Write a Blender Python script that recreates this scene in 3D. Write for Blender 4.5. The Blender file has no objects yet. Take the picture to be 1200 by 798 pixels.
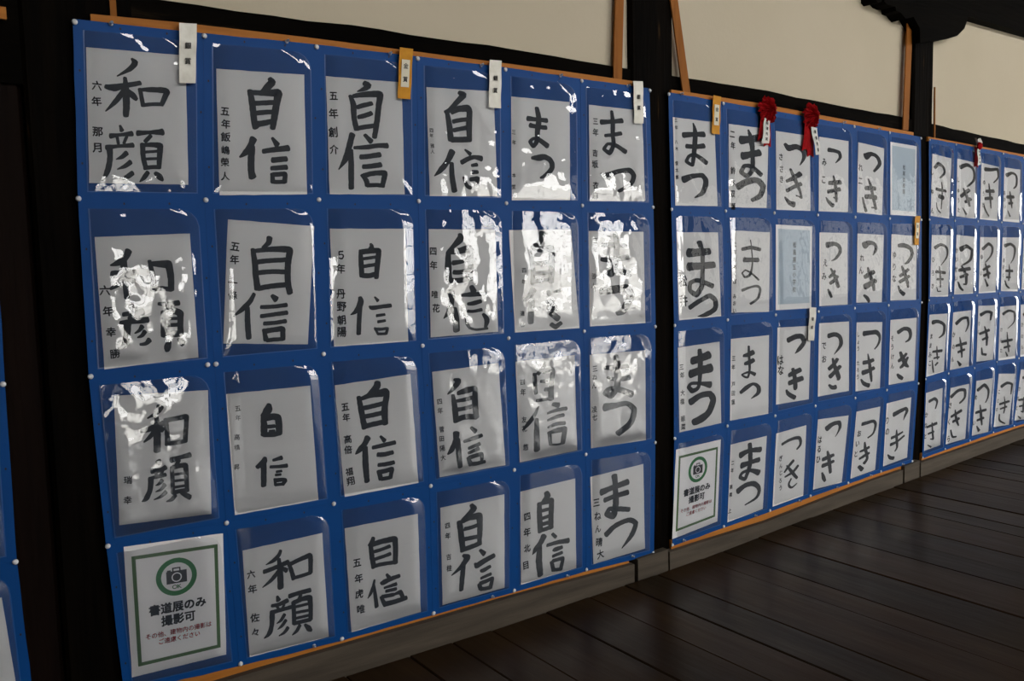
import bpy, bmesh, math, random
from mathutils import Vector, Matrix, noise

# ---------------------------------------------------------------- camera, sky, light, exposure
C = bpy.context.scene.collection
S = bpy.context.scene
CAM = (-0.3947, -2.2372, 1.27)
_r = Vector((0.80784107, -0.58900957, -0.02145989))
_u = Vector((0.07386581, 0.06505183, 0.99514426))
_f = Vector((0.58475349, 0.80550356, -0.09605921))
cd = bpy.data.cameras.new('camera'); cam = bpy.data.objects.new('camera', cd); C.objects.link(cam)
cam.matrix_world = Matrix(((_r.x, _u.x, -_f.x, CAM[0]), (_r.y, _u.y, -_f.y, CAM[1]), (_r.z, _u.z, -_f.z, CAM[2]), (0, 0, 0, 1)))
cd.sensor_width = 36; cd.lens = 1015.68 * 36 / 1200; cd.clip_start = .02; cd.clip_end = 200
S.camera = cam
S.view_settings.view_transform = 'Standard'; S.view_settings.look = 'None'
S.view_settings.gamma = 1; S.view_settings.use_curve_mapping = False
S.view_settings.exposure = EXPO = 0.42
w = bpy.data.worlds.new('world'); S.world = w; w.use_nodes = True
nt = w.node_tree; nt.nodes.clear()
bg = nt.nodes.new('ShaderNodeBackground'); ow = nt.nodes.new('ShaderNodeOutputWorld')
bg.inputs[0].default_value = (1, 0.985, 0.95, 1); bg.inputs[1].default_value = 9.0     # bright overcast sky
nt.links.new(bg.outputs[0], ow.inputs[0])
S.cycles.max_bounces = 8; S.cycles.transparent_max_bounces = 12
YB = -5.6                                    # plane of the open garden side of the hall
OPEN = [(0.65, 1.55, 0.15, 1.35), (4.7, 7.35, 0.14, 2.05)]   # openings in the garden side x0,x1,z0,z1
guides = [((a + b) / 2, YB - .1, (c + d) / 2, b - a, d - c, 0) for (a, b, c, d) in OPEN] + [(14.65, -2.15, 1.05, 1.7, 2.1, math.pi / 2), (6.0, YB - .1, 3.92, 14, .65, 0)]
for (a, b, c, sx, sy, rz) in guides:         # daylight arriving through each opening (sampling guides for the sky)
    l = bpy.data.lights.new('opening_daylight', 'AREA'); l.shape = 'RECTANGLE'; l.size = sx; l.size_y = sy
    l.cycles.is_portal = True
    o = bpy.data.objects.new('opening_daylight', l); C.objects.link(o)
    o.location = (a, b, c); o.rotation_euler = (math.pi / 2, 0, rz)   # faces into the hall

SHEETS={"1_0_0":{"q":[0.0312,1.773,0.2549,1.7798,0.2443,1.466,0.0187,1.463],"s":[517,688],"c":[[[228,40,12,245,58,30,221,90,24,151,135,6],[91,192,20,135,195,34,185,182,26,270,162,22],[191,140,18,196,219,32,194,299,32,191,337,26],[189,200,24,143,262,24,89,318,6],[209,203,12,228,227,30,248,248,20],[267,193,20,282,279,22],[274,197,16,324,193,24,391,192,28,410,201,30,379,270,22],[282,276,18,328,269,18,379,266,18]],
[[160,388,12,169,414,22],[110,444,26,159,436,16,221,427,26],[144,450,15,150,482,15],[193,443,15,178,479,15],[89,504,26,148,495,16,225,487,24],[104,506,30,105,560,26,91,625,26,64,675,10],[191,528,24,166,550,20,136,563,5],[210,575,24,180,598,20,140,615,5],[219,632,24,188,654,22,146,670,5],[249,424,28,309,417,18,383,412,32],[319,433,20,288,466,20],[275,480,26,276,545,24,287,600,24],[277,485,18,328,481,24,367,486,30,362,552,26,358,603,22],[287,521,14,353,514,14],[288,557,14,352,553,14],[280,605,20,325,599,20,356,598,20],[299,627,22,278,655,22,255,678,6],[337,629,18,360,649,32,377,668,14]]],"n":["六年　那月",48,191,46,503,50.0]},
"1_0_1":{"q":[0.0219,1.3373,0.2406,1.3454,0.2448,1.0335,0.0243,1.0236],"s":[523,705],"c":[[[173,81,36,156,114,30,115,141,30,71,153,8],[77,203,38,140,200,34,199,196,34],[143,123,30,142,202,38,144,271,30,145,332,28],[133,221,30,107,253,30,62,279,14],[158,223,20,180,249,36]],
[[283,141,20,292,212,28,296,302,34],[297,157,24,342,162,34,388,167,40,396,239,34,393,309,32],[296,297,24,342,297,24,393,307,24]],
[[161,376,24,179,397,36],[119,421,22,173,419,26,227,416,36],[151,439,22,165,460,22],[196,434,22,184,462,22],[101,464,20,169,463,28,249,461,34],[139,478,36,130,536,34,116,584,34,89,602,12],[217,495,26,200,516,18,174,529,8],[229,525,26,213,545,20,187,554,8],[251,574,30,229,592,20,199,593,14]],
[[316,379,18,367,387,26,431,384,28],[381,400,26,364,419,26],[341,427,30,336,497,30,335,558,36],[353,428,30,405,428,34,435,446,36,431,507,30,429,563,34],[350,468,16,418,470,16],[343,503,20,420,506,20],[334,553,34,385,555,34,432,558,34],[362,589,24,349,626,36,346,646,24],[414,587,18,439,615,36]]],"n":["六　年　幸　勝",28,282,60,626,56.0]},
"1_0_2":{"q":[0.0413,0.9575,0.2639,0.9475,0.2556,0.6249,0.0343,0.6397],"s":[514,696],"c":[[[242,73,38,226,102,24,171,132,8],[134,200,20,188,188,28,259,163,26],[220,126,20,221,205,36,217,314,36],[213,194,22,182,232,22,146,260,8],[230,181,22,252,203,26]],
[[270,144,24,275,209,24,275,284,28],[274,150,24,330,144,24,386,138,26,381,208,24,374,276,26],[277,279,22,325,278,22,371,272,22]],
[[221,369,30,231,385,24],[185,420,30,230,420,22,260,408,26],[204,422,16,208,453,16],[245,421,16,234,445,16],[173,459,14,218,454,20,259,448,20],[178,460,30,171,519,26,149,567,26,124,582,6],[238,476,22,222,494,16,202,502,5],[252,503,24,231,526,16,200,537,5],[257,544,22,229,566,16,189,579,5],[292,371,30,343,361,22,400,351,28],[337,375,20,321,399,20],[295,411,22,296,482,22,296,553,22],[300,412,24,347,406,24,372,409,28,375,480,24,376,552,24],[304,453,14,366,449,14],[303,488,14,364,487,14],[302,523,14,368,520,14],[296,553,22,337,547,22,376,546,22],[310,567,20,289,588,20,258,597,6],[341,558,14,367,573,26,392,589,26]]],"n":["　　　　瑞幸",65,37,51,565,44.0]},
"1_1_3":{"q":[0.3301,0.511,0.5557,0.5115,0.562,0.2077,0.3346,0.216],"s":[492,634],"c":[[[225,49,18,210,75,22,178,98,22,131,113,5],[116,152,24,180,143,24,268,126,26],[211,96,20,213,176,32,210,269,34],[203,168,22,160,208,22,102,242,6],[225,153,20,254,175,26],[270,138,20,282,181,24,294,234,26],[277,142,24,335,128,24,398,116,28,407,129,28,401,220,26],[292,228,20,349,226,20,403,220,20]],
[[186,314,14,192,340,28],[149,362,18,190,365,22,247,353,26],[177,366,15,188,389,15],[225,373,15,214,390,15],[141,403,26,193,400,22,267,398,22],[149,410,30,141,478,26,123,523,26,91,545,6],[223,432,20,199,462,18,172,475,5],[229,469,20,201,497,18,175,511,5],[238,516,22,214,540,18,180,552,6],[259,331,26,321,325,24,392,324,26],[331,337,20,319,360,20],[282,371,24,281,431,24,278,501,24],[282,376,26,339,365,26,386,370,32,387,436,26,382,501,26],[290,403,16,373,403,16],[288,438,16,371,442,16],[285,472,16,374,473,16],[278,501,22,336,500,22,382,501,22],[313,519,20,291,549,20,261,567,6],[344,522,14,368,553,30,383,569,16]]],"n":["六年　佐々",40,147,42,493,52.0]},
"1_1_0":{"q":[0.3283,1.7563,0.5615,1.7652,0.5555,1.4494,0.32,1.4419],"s":[514,720],"c":[[[304,37,26,319,57,40,282,94,34,251,121,18],[187,114,30,198,188,34,207,287,34,216,325,38],[197,124,26,271,123,30,353,118,44,341,181,38,326,263,36,314,328,30],[215,185,26,270,180,26,331,174,26],[218,242,26,269,235,26,324,230,26],[212,307,32,257,300,32,318,283,24]],
[[200,392,40,179,437,32,153,473,32,118,500,10],[189,437,36,183,517,36,182,581,36,189,616,42],[310,384,16,339,424,34],[254,464,26,313,454,28,406,442,34],[307,515,30,392,506,30],[300,563,24,392,556,28],[304,596,22,308,646,28],[309,601,26,381,597,26,378,646,26],[313,644,22,378,644,22]]],"n":["五年飯嶋榮人",45,240,33,607,54.0]},
"1_1_1":{"q":[0.3373,1.3811,0.5711,1.3643,0.5382,1.0439,0.3092,1.0641],"s":[506,718],"c":[[[240,88,32,236,118,28,203,149,16],[146,163,24,162,245,32,171,324,32,183,393,36],[159,172,22,243,157,28,343,150,36,365,159,36,357,244,34,362,345,34,378,410,34],[177,235,26,255,222,26,341,213,26],[181,299,26,258,288,26,349,285,26],[188,391,28,262,374,28,358,360,28]],
[[165,423,20,142,469,26,100,516,26,51,559,6],[129,505,26,134,595,30,144,685,30],[270,429,20,296,451,36],[208,500,22,278,495,22,361,482,24],[210,554,22,280,542,22,366,528,24],[230,597,22,292,591,22,361,579,24],[231,633,22,246,694,28],[234,643,28,294,632,28,343,626,30,348,690,28],[251,696,22,297,691,22,348,687,22]]],"n":["五年　一條",45,155,43,436,56.0]},
"1_1_2":{"q":[0.3093,0.9321,0.5399,0.9299,0.5494,0.6072,0.3158,0.6098],"s":[480,667],"c":[[[232,82,26,223,111,44,189,142,22],[194,147,26,195,197,34,191,246,34],[208,154,36,254,152,34,278,162,36,280,207,36,277,252,34],[215,204,20,255,206,20],[223,230,14,253,232,14],[191,246,26,241,251,26,282,248,26]],
[[187,375,20,178,398,34,139,422,22],[177,413,30,173,472,30,168,531,28],[231,396,14,282,389,24],[213,431,16,268,437,18,309,438,22],[246,464,14,276,464,14],[239,481,14,270,483,14],[233,502,14,235,537,16],[237,512,22,283,515,20,295,522,20,276,541,22],[235,537,16,276,539,16]]],"n":["五年　高橋　昇",58,82,28,401,32.0]},
"1_2_0":{"q":[0.6241,1.7678,0.8568,1.7743,0.8549,1.4571,0.6213,1.4514],"s":[464,708],"c":[[[228,23,30,255,35,34,229,57,26,184,77,6],[139,106,20,157,156,32,159,235,30,172,309,30],[158,107,22,238,91,32,324,85,38,312,167,32,299,258,32,281,354,28],[181,173,24,226,157,26,272,144,24],[184,234,22,224,222,26,267,204,26],[172,304,26,222,292,26,283,281,26]],
[[146,340,34,130,395,32,103,485,32,57,557,6],[133,435,26,133,534,32,129,671,30],[221,340,20,260,380,32],[154,422,18,228,416,26,299,404,26,361,402,32],[191,478,28,247,471,28,313,459,30],[205,537,26,255,533,28,316,522,30],[195,588,20,222,622,28,229,653,30],[208,592,28,274,576,28,340,575,32,323,652,28],[229,653,24,282,650,24,331,654,24]]],"n":["五年創介",40,110,34,438,62.0]},
"1_2_1":{"q":[0.6171,1.3576,0.8527,1.358,0.8501,1.0286,0.6151,1.0317],"s":[461,710],"c":[[[239,92,14,245,112,26,223,141,24],[175,131,18,177,195,28,180,289,28],[183,141,30,243,135,30,288,135,30,278,217,30,268,302,26],[190,183,18,231,178,18,282,172,18],[185,230,20,230,224,20,275,219,20],[183,284,28,223,287,28,269,277,28]],
[[164,418,22,168,448,34,142,497,28,104,522,6],[164,473,26,155,552,26,149,642,26],[254,419,10,274,443,20],[220,475,12,237,486,24,293,481,22,354,477,24],[263,536,18,314,531,16],[270,574,18,316,569,16],[248,610,12,267,648,14],[250,618,18,289,621,18,330,618,16,318,653,18],[267,650,16,318,651,16]]],"n":["５年　丹野朝陽",60,158,45,626,62.0]},
"1_2_2":{"q":[0.613,0.9228,0.8543,0.9314,0.8698,0.6,0.6291,0.6008],"s":[466,678],"c":[[[253,20,34,249,44,40,217,69,30,190,84,16],[133,90,24,141,160,32,148,230,32,154,281,34],[139,106,20,205,91,30,296,86,44,305,102,34,286,183,36,282,277,34],[159,161,26,219,158,26,275,152,26],[159,213,26,215,212,26,276,206,26],[154,273,28,220,267,28,286,263,28]],
[[168,343,36,145,379,30,113,408,30,86,430,8],[147,399,30,141,488,34,141,609,30],[246,348,14,270,380,26],[193,409,22,270,405,24,334,401,24],[220,457,26,265,462,26,315,459,24],[219,521,22,270,524,24,317,522,24],[218,558,26,227,610,28],[226,566,26,267,564,26,303,560,24,286,614,24],[232,611,22,284,611,22]]],"n":["五年　高倍　福翔",51,138,42,591,52.0]},
"1_2_3":{"q":[0.6243,0.5102,0.8632,0.5065,0.8626,0.2006,0.6325,0.2005],"s":[458,630],"c":[[[168,91,22,160,113,26,144,134,26],[150,127,24,153,194,28,162,272,28],[154,131,30,225,124,30,302,128,34,304,198,30,300,277,30],[167,177,20,223,172,20,269,165,22],[174,223,20,220,219,20,270,212,22],[162,264,22,228,265,22,306,273,22]],
[[162,349,12,150,391,18,133,426,18,114,451,6],[156,382,16,162,454,22,166,518,24],[240,333,14,255,357,24],[200,375,14,214,379,28,265,369,26,323,363,22],[221,414,14,300,409,22],[230,437,18,298,439,20],[197,464,18,211,498,24,224,522,28],[281,471,14,324,466,26,339,502,24],[203,465,22,281,471,22],[216,515,28,279,517,28,363,513,26]]],"n":["五年虎唯",60,221,67,509,60.0]},
"1_3_0":{"q":[0.9381,1.7686,1.1783,1.7787,1.1834,1.4596,0.9392,1.4539],"s":[451,714],"c":[[[212,22,26,242,37,40,195,88,30,149,140,30,114,157,20],[128,156,26,140,240,34,147,339,36],[158,155,30,204,132,36,264,124,44,278,144,36,272,245,36,272,340,30],[166,217,26,211,205,26,272,196,26],[169,274,26,219,262,26,270,250,26],[152,337,34,207,335,34,277,330,34]],
[[154,414,40,122,479,32,76,539,32,33,581,6],[147,493,26,148,587,32,160,681,34],[239,401,12,274,430,26],[213,487,30,262,461,28,303,450,26,349,459,36],[281,506,20,317,500,24],[285,551,26,320,550,24],[223,586,16,246,646,24,271,656,24],[268,601,26,318,595,30,312,641,28]]],"n":["四年　雅人",22,279,25,417,30.0]},
"1_3_1":{"q":[0.9305,1.3567,1.1703,1.3561,1.1737,1.0358,0.9267,1.0349],"s":[454,713],"c":[[[205,32,24,209,62,44,168,107,30,123,147,16],[127,152,30,123,241,40,128,336,38],[147,152,30,207,143,38,268,128,46,273,225,38,270,336,34],[155,224,30,205,218,26,251,204,26],[159,287,28,203,288,28,264,275,28],[138,341,34,202,343,34,283,326,34]],
[[139,415,40,139,479,36,123,547,36,86,593,6],[158,529,30,166,599,40,168,682,40],[276,387,28,292,423,40],[209,443,20,280,442,30,372,442,26],[248,505,18,288,503,28,339,491,26],[246,555,20,286,558,20,343,551,22],[235,584,14,239,634,22,253,664,18],[352,582,20,377,624,34,365,673,20],[253,669,16,303,686,16,380,683,16]]],"n":["四年　唯花",26,145,37,522,56.0]},
"1_3_2":{"q":[0.9278,0.9305,1.1721,0.9358,1.1915,0.6032,0.9444,0.6044],"s":[432,669],"c":[[[133,65,14,162,79,34,129,118,28,87,152,8],[119,162,20,125,237,32,128,332,34],[151,156,24,213,145,36,264,140,28,257,227,36,260,328,32],[133,203,18,188,202,24,249,196,24],[144,259,24,194,257,24,245,250,24],[129,322,32,190,312,32,260,323,32]],
[[123,405,40,114,454,30,85,508,30,59,531,10],[130,446,26,129,526,32,132,626,28],[220,386,18,248,416,28],[168,468,18,230,458,24,287,448,22],[195,517,18,268,500,24],[191,547,18,260,529,24],[186,576,20,202,624,30],[193,577,24,242,571,24,278,567,22,274,617,20],[198,620,24,238,623,24,295,621,20]]],"n":["四年　菅田陽大",35,188,28,547,40.0]},
"1_3_3":{"q":[0.9417,0.5096,1.1828,0.509,1.176,0.1992,0.9402,0.2017],"s":[443,651],"c":[[[208,24,24,227,55,40,186,85,28,145,115,22],[125,120,34,136,216,36,145,321,34],[150,121,28,201,108,36,262,111,42,267,176,36,262,300,30],[159,177,24,205,177,24,257,169,24],[158,245,26,209,247,26,261,249,26],[152,313,30,208,307,30,270,297,30]],
[[146,351,18,176,374,40,134,424,30,65,467,8],[150,407,26,138,495,32,129,584,28],[265,344,18,295,378,32],[227,427,14,242,446,36,290,428,34,366,406,30],[268,483,16,284,490,28,337,475,22],[269,540,18,341,528,22],[256,577,26,266,611,28],[261,574,26,304,570,26,352,562,24,335,625,28],[266,613,24,303,619,24,341,621,24]]],"n":["四年　吉桂",46,127,52,412,44.0]},
"1_4_2":{"q":[1.2403,0.934,1.4882,0.9341,1.494,0.6058,1.2488,0.6029],"s":[418,694],"c":[[[203,25,16,192,58,26,150,102,26],[126,99,28,128,168,28,131,237,24],[191,88,34,241,82,28,256,96,30,243,183,34,236,292,38],[168,156,20,208,161,26],[196,217,26,247,224,26],[134,287,20,234,287,20]],
[[147,328,10,110,392,26,64,443,26,28,476,6],[129,415,26,126,534,38,123,634,40],[248,329,24,289,342,36],[208,388,16,272,376,22,347,375,26],[206,438,14,271,423,24,325,419,24],[207,488,14,269,474,24,332,478,24],[216,525,28,221,613,22],[221,526,20,278,521,34,330,521,34,311,620,32],[223,615,14,274,623,14,311,620,14]]],"n":["四年　　友花　悠",42,147,43,598,48.0]},
"1_4_1":{"q":[1.2248,1.3544,1.4807,1.357,1.5109,1.0245,1.241,1.0284],"s":[442,702],"c":[[[231,23,44,211,80,30,153,125,34],[132,140,26,143,261,30,136,370,26],[157,130,20,222,137,40,284,128,40,282,225,40,266,366,34],[155,231,26,216,231,26,277,220,26],[151,301,26,211,298,26,271,295,26],[137,361,26,207,348,26,268,346,26]],
[[138,410,40,110,458,32,70,486,14],[124,478,40,114,556,40,106,642,34],[241,430,30,249,455,30],[281,436,14,332,424,24],[226,503,30,270,505,34],[228,543,34,282,545,44],[250,583,40,296,625,40],[244,661,30,272,682,30,314,655,26]]],"n":["四年　　達也",83,279,49,649,40.0]},
"1_4_3":{"q":[1.2482,0.5056,1.4826,0.5094,1.4812,0.1931,1.2426,0.1926],"s":[395,633],"c":[[[180,48,30,190,75,40,159,103,24],[131,111,30,132,206,34,137,307,34],[143,114,24,195,112,34,218,112,34,213,216,34,212,301,34],[143,167,22,205,166,22],[143,219,22,205,214,22],[142,259,24,204,259,24],[137,299,26,178,298,26,219,293,26]],
[[162,343,40,136,386,34,105,417,34,80,450,6],[131,405,30,125,502,40,134,608,36],[222,344,20,247,374,22],[184,414,22,255,413,26,339,422,34],[225,460,14,239,459,28,291,456,24],[223,501,20,291,493,22],[214,537,24,227,600,26],[222,534,24,296,535,24,279,610,26],[230,599,22,284,607,22]]],"n":["四年北目",46,175,37,507,60.0]},
"1_4_0":{"q":[1.2459,1.7697,1.4833,1.7722,1.4795,1.4529,1.2396,1.448],"s":[405,700],"c":[[[109,139,34,166,141,26,241,143,30],[124,184,30,176,191,26,236,193,28],[171,61,26,184,135,34,175,226,32,170,291,28,145,327,26,124,298,24,145,275,20,185,280,28,245,320,34]],
[[135,407,20,184,405,40,223,398,36,265,421,34,275,472,32,234,523,30,194,544,14]]],"n":["三年　　本堂",15,236,13,607,34.0]},
"1_5_0":{"q":[1.5667,1.7709,1.8133,1.7708,1.8263,1.4576,1.5647,1.4514],"s":[418,716],"c":[[[90,120,36,170,109,28,254,94,36],[118,219,22,178,208,26,244,192,28],[173,29,20,180,114,32,178,206,28,181,287,30,150,349,32,108,321,24,137,280,20,196,286,28,276,333,34]],
[[84,513,20,132,516,34,222,484,32,303,476,38,333,520,34,300,590,30,213,640,24]]],"n":["三年　吉坂　衣麻",46,116,40,674,58.0]},
"1_5_1":{"q":[1.5582,1.3514,1.8153,1.3485,1.8214,1.0226,1.5586,1.0272],"s":[414,704],"c":[[[96,102,30,165,102,34,276,107,30],[89,207,30,153,212,36,289,193,36],[191,11,28,205,102,40,192,243,40,161,322,36,127,311,26,192,293,34,302,320,44]],
[[81,444,50,169,437,56,270,425,50,309,487,50,246,594,50,196,617,30]]],"n":["三年　　沙人",47,73,28,398,44.0]},
"1_5_2":{"q":[1.556,0.9294,1.8215,0.9241,1.8211,0.5945,1.5564,0.6035],"s":[426,702],"c":[[[110,105,26,179,112,40,284,117,44],[128,181,16,198,203,30,299,198,36],[195,24,36,204,114,50,202,253,44,157,323,40,112,298,36,147,267,30,227,286,40,318,331,44]],
[[106,406,56,186,401,40,277,397,34,333,449,40,306,547,44,204,619,44]]],"n":["三ねん　　凌七",36,108,27,470,52.0]},
"1_5_3":{"q":[1.5503,0.5033,1.8065,0.5083,1.8116,0.1899,1.5598,0.1889],"s":[409,648],"c":[[[77,133,46,158,119,36,282,105,42],[100,197,34,177,187,32,280,183,38],[179,31,40,184,120,36,183,248,44,162,332,44,112,304,34,133,270,28,194,286,34,288,315,32]],
[[102,456,40,181,407,36,286,395,34,338,435,34,304,512,36,222,592,8]]],"n":["三ねん晴大",40,196,51,592,66.0]},
"2_0_0":{"q":[1.9684,1.7604,2.193,1.7585,2.2115,1.4459,1.9808,1.4439],"s":[345,707],"c":[[[80,134,42,165,120,36,252,111,42],[102,221,34,172,220,34,248,206,38],[163,29,10,178,103,34,166,246,36,146,372,26,98,346,26,124,299,24,179,290,30,264,347,36]],
[[69,495,52,153,461,36,224,453,36,253,502,40,224,593,36,157,639,10]]],"n":["三年　八木　俊太郎",25,21,18,478,34.0]},
"2_0_1":{"q":[1.9845,1.3472,2.2119,1.3461,2.2314,1.0236,1.9983,1.0221],"s":[333,687],"c":[[[87,161,64,156,160,56,256,152,48],[85,270,62,163,268,52,290,262,48],[177,77,40,198,173,32,192,355,32,182,434,36,139,496,40,91,459,30,94,399,30,158,383,32,273,434,36]],
[[82,595,34,163,547,34,245,510,34,287,552,36,282,622,36,209,661,34,143,671,6]]],"n":["　　松井",41,61,40,533,90.0]},
"2_0_2":{"q":[1.9917,0.9203,2.2236,0.9251,2.2346,0.6035,1.9991,0.5984],"s":[341,670],"c":[[[112,123,56,173,112,54,250,94,60],[95,224,60,160,211,56,263,202,66],[172,42,30,177,128,40,169,277,30,153,344,28,107,361,36,78,325,28,103,300,24,179,314,26,255,338,50]],
[[90,447,52,177,409,42,249,412,44,276,468,46,235,561,50,168,601,58,112,614,50]]],"n":["三年　大橋　華菜",27,154,27,635,50.0]},
"2_1_0":{"q":[2.2735,1.7584,2.5145,1.7544,2.5045,1.4433,2.2761,1.4425],"s":[332,690],"c":[[[100,122,66,160,110,54,255,85,58],[113,255,60,182,234,48,258,212,54],[159,29,14,185,112,40,197,228,34,196,368,34,149,422,34,102,390,34,128,338,30,188,338,34,277,403,36]],
[[75,517,54,145,473,50,237,452,46,295,501,46,271,582,42,198,626,30]]],"n":["二年　鈴木双葉",31,78,34,678,66.0]},
"2_1_1":{"q":[2.2932,1.3542,2.5252,1.3461,2.5229,1.0251,2.2913,1.0342],"s":[330,707],"c":[[[86,159,26,163,142,30,243,156,28],[104,250,40,164,248,34,226,247,36],[158,75,8,168,154,10,176,283,12,155,378,20,110,399,16,87,364,12,115,339,12,165,363,14,234,423,16]],
[[89,515,24,156,489,18,221,478,20,247,509,20,227,585,20,162,634,20]]],"n":["二年おおくぼ　みおい",25,120,24,692,46.0]},
"2_1_2":{"q":[2.29,0.9306,2.5256,0.9291,2.5246,0.6041,2.2856,0.6061],"s":[322,669],"c":[[[105,149,22,145,144,36,186,129,40],[116,216,24,151,210,36,190,195,34],[147,74,16,151,150,20,157,271,18,142,334,16,117,325,16,92,304,12,152,290,18,203,317,28]],
[[84,451,26,133,417,34,189,395,22,233,427,30,230,477,30,173,515,6]]],"n":["三年　戸田蓮",23,159,24,519,44.0]},
"2_1_3":{"q":[2.2885,0.509,2.5143,0.513,2.4911,0.2091,2.271,0.1965],"s":[313,629],"c":[[[88,107,50,161,89,34,263,104,42],[102,196,48,166,191,34,254,187,40],[163,31,32,174,131,34,170,229,34,136,319,26,93,291,26,112,258,24,180,257,26,258,300,44]],
[[78,401,46,144,372,38,219,383,38,268,442,30,248,508,24,147,537,10]]],"n":["二年　高橋　上",22,150,16,539,40.0]},
"2_2_0":{"q":[2.5604,1.7509,2.7856,1.7449,2.796,1.4359,2.5684,1.4371],"s":[320,719],"c":[[[82,108,28,117,143,50,192,120,44,253,153,40,258,219,30,221,289,8]],
[[94,450,26,159,415,36,226,369,44],[96,539,32,159,500,32,230,465,36],[130,333,20,174,429,34,219,536,24,234,601,20],[183,579,12,209,587,12,234,601,12],[78,599,14,117,647,36,162,665,50]]],"n":["ささき",44,233,46,439,70.0]},
"2_2_2":{"q":[2.5818,0.9562,2.8079,0.9492,2.7997,0.6328,2.5755,0.6359],"s":[296,670],"c":[[[93,117,42,157,90,42,212,88,38,235,145,36,195,202,34,158,239,6]],
[[110,428,34,164,405,44,210,390,40],[111,498,38,171,481,44,230,469,42],[141,372,26,161,460,34,168,542,36,163,559,26],[88,555,16,108,593,32,165,635,36]]],"n":["　はな",29,188,33,374,90.0]},
"2_2_3":{"q":[2.5766,0.5138,2.783,0.5221,2.7659,0.2152,2.5561,0.2055],"s":[280,628],"c":[[[58,108,22,120,90,24,183,87,26,222,103,26,230,156,22,199,190,16]],
[[172,281,24,126,322,24,92,361,14],[217,340,22,171,381,24,99,403,14],[110,307,12,160,378,26,212,449,22],[158,437,14,139,471,18,146,503,18,173,517,16,214,495,8]]],"n":["ぎんじろう",54,226,62,485,50.0]},
"2_3_0":{"q":[2.8496,1.7459,3.0627,1.7403,3.068,1.4341,2.8533,1.4348],"s":[294,724],"c":[[[92,115,40,152,117,34,198,128,32,208,177,28,163,236,8]],
[[99,441,34,154,434,42,213,425,42],[89,528,36,149,510,34,207,496,40],[141,365,14,159,439,28,169,548,28,173,624,20],[144,580,12,170,599,12],[70,584,10,95,627,28,140,665,38]]],"n":["みこ",49,240,45,413,85.0]},
"2_3_1":{"q":[2.8587,1.3455,3.065,1.3426,3.0736,1.0274,2.8639,1.0307],"s":[275,707],"c":[[[73,120,54,138,107,36,188,131,34,198,187,30,158,247,22,113,274,6]],
[[93,431,24,128,402,30,148,368,20],[103,491,30,143,462,32,173,423,30],[108,347,16,143,417,30,183,529,32],[82,550,16,99,585,26,115,626,22]]],"n":["えみ",52,286,46,425,80.0]},
"2_3_2":{"q":[2.8659,0.9564,3.0887,0.9509,3.0957,0.6374,2.8635,0.6369],"s":[294,681],"c":[[[91,124,42,156,115,38,205,152,34,209,225,32,148,304,6]],
[[100,437,36,144,399,36,179,353,32],[110,512,40,160,470,36,207,427,34],[133,342,18,154,420,34,191,525,38,186,554,24],[101,588,18,131,618,34,166,621,40]]],"n":["でお",47,208,49,337,80.0]},
"2_3_3":{"q":[2.8649,0.5365,3.0946,0.5255,3.0496,0.2249,2.8355,0.2295],"s":[283,641],"c":[[[85,98,46,136,63,38,196,55,34,210,98,26,195,148,14,173,187,5]],
[[71,380,32,123,368,34,173,358,28],[73,439,36,128,430,32,179,416,26],[110,311,16,129,380,32,157,520,26],[75,503,16,92,552,32,110,588,22]]],"n":["はるひ",29,184,25,368,76.0]},
"2_4_0":{"q":[3.1381,1.7402,3.3444,1.7251,3.3357,1.4235,3.1365,1.4344],"s":[263,696],"c":[[[75,126,62,133,88,38,195,109,34,218,174,34,164,259,22]],
[[82,443,38,133,435,42,182,432,38],[85,528,42,135,521,44,193,523,44],[105,344,14,132,399,26,161,517,28,196,642,26],[149,632,14,196,626,14],[55,542,16,66,592,22,93,675,28]]],"n":["れ二",28,250,31,381,80.0]},
"2_4_1":{"q":[3.1415,1.3404,3.3527,1.3339,3.3461,1.0243,3.1415,1.0324],"s":[269,709],"c":[[[69,120,66,122,88,40,177,106,32,189,159,28,160,216,10]],
[[81,445,38,130,414,44,175,389,40],[85,546,56,137,516,50,192,480,46],[110,345,16,130,414,34,168,516,36,180,582,26],[77,633,22,111,664,34,132,701,26]]],"n":["れん",47,247,42,376,85.0]},
"2_4_2":{"q":[3.1483,0.943,3.3568,0.932,3.3463,0.622,3.1481,0.6288],"s":[256,688],"c":[[[73,114,48,141,107,40,201,107,42,234,159,24,221,228,20,185,276,12]],
[[75,408,38,125,402,36,175,386,34],[70,509,46,127,494,40,185,469,34],[117,321,10,135,413,28,154,538,28,164,607,16],[54,574,16,85,619,34,137,646,40]]],"n":["しょう　たろう",17,122,21,544,50.0]},
"2_4_3":{"q":[3.1576,0.5342,3.3514,0.5354,3.3171,0.2385,3.1181,0.2291],"s":[257,663],"c":[[[73,140,34,135,138,32,195,140,28,220,184,26,201,266,20,147,297,16]],
[[75,416,18,124,411,28,170,399,26],[74,489,20,124,475,30,176,461,24],[117,334,16,128,397,28,158,506,26,131,552,34],[76,566,30,116,611,38]]],"n":["おいと",47,225,31,427,72.0]},
"2_5_1":{"q":[3.4156,1.3372,3.6366,1.3275,3.6413,1.0221,3.4174,1.0289],"s":[265,676],"c":[[[74,113,34,126,107,42,197,136,36,214,201,30,174,274,26,141,297,14]],
[[91,425,28,135,395,32,178,354,26],[92,485,32,141,455,32,189,424,28],[109,321,16,135,385,32,162,465,30,178,540,22],[78,524,12,94,574,28,136,616,40]]],"n":["ゆりな",34,214,35,455,80.0]},
"2_5_2":{"q":[3.4241,0.9371,3.6544,0.9341,3.644,0.6286,3.4196,0.6301],"s":[281,686],"c":[[[83,139,40,142,107,38,197,121,38,218,172,32,207,226,26,167,251,14]],
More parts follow.
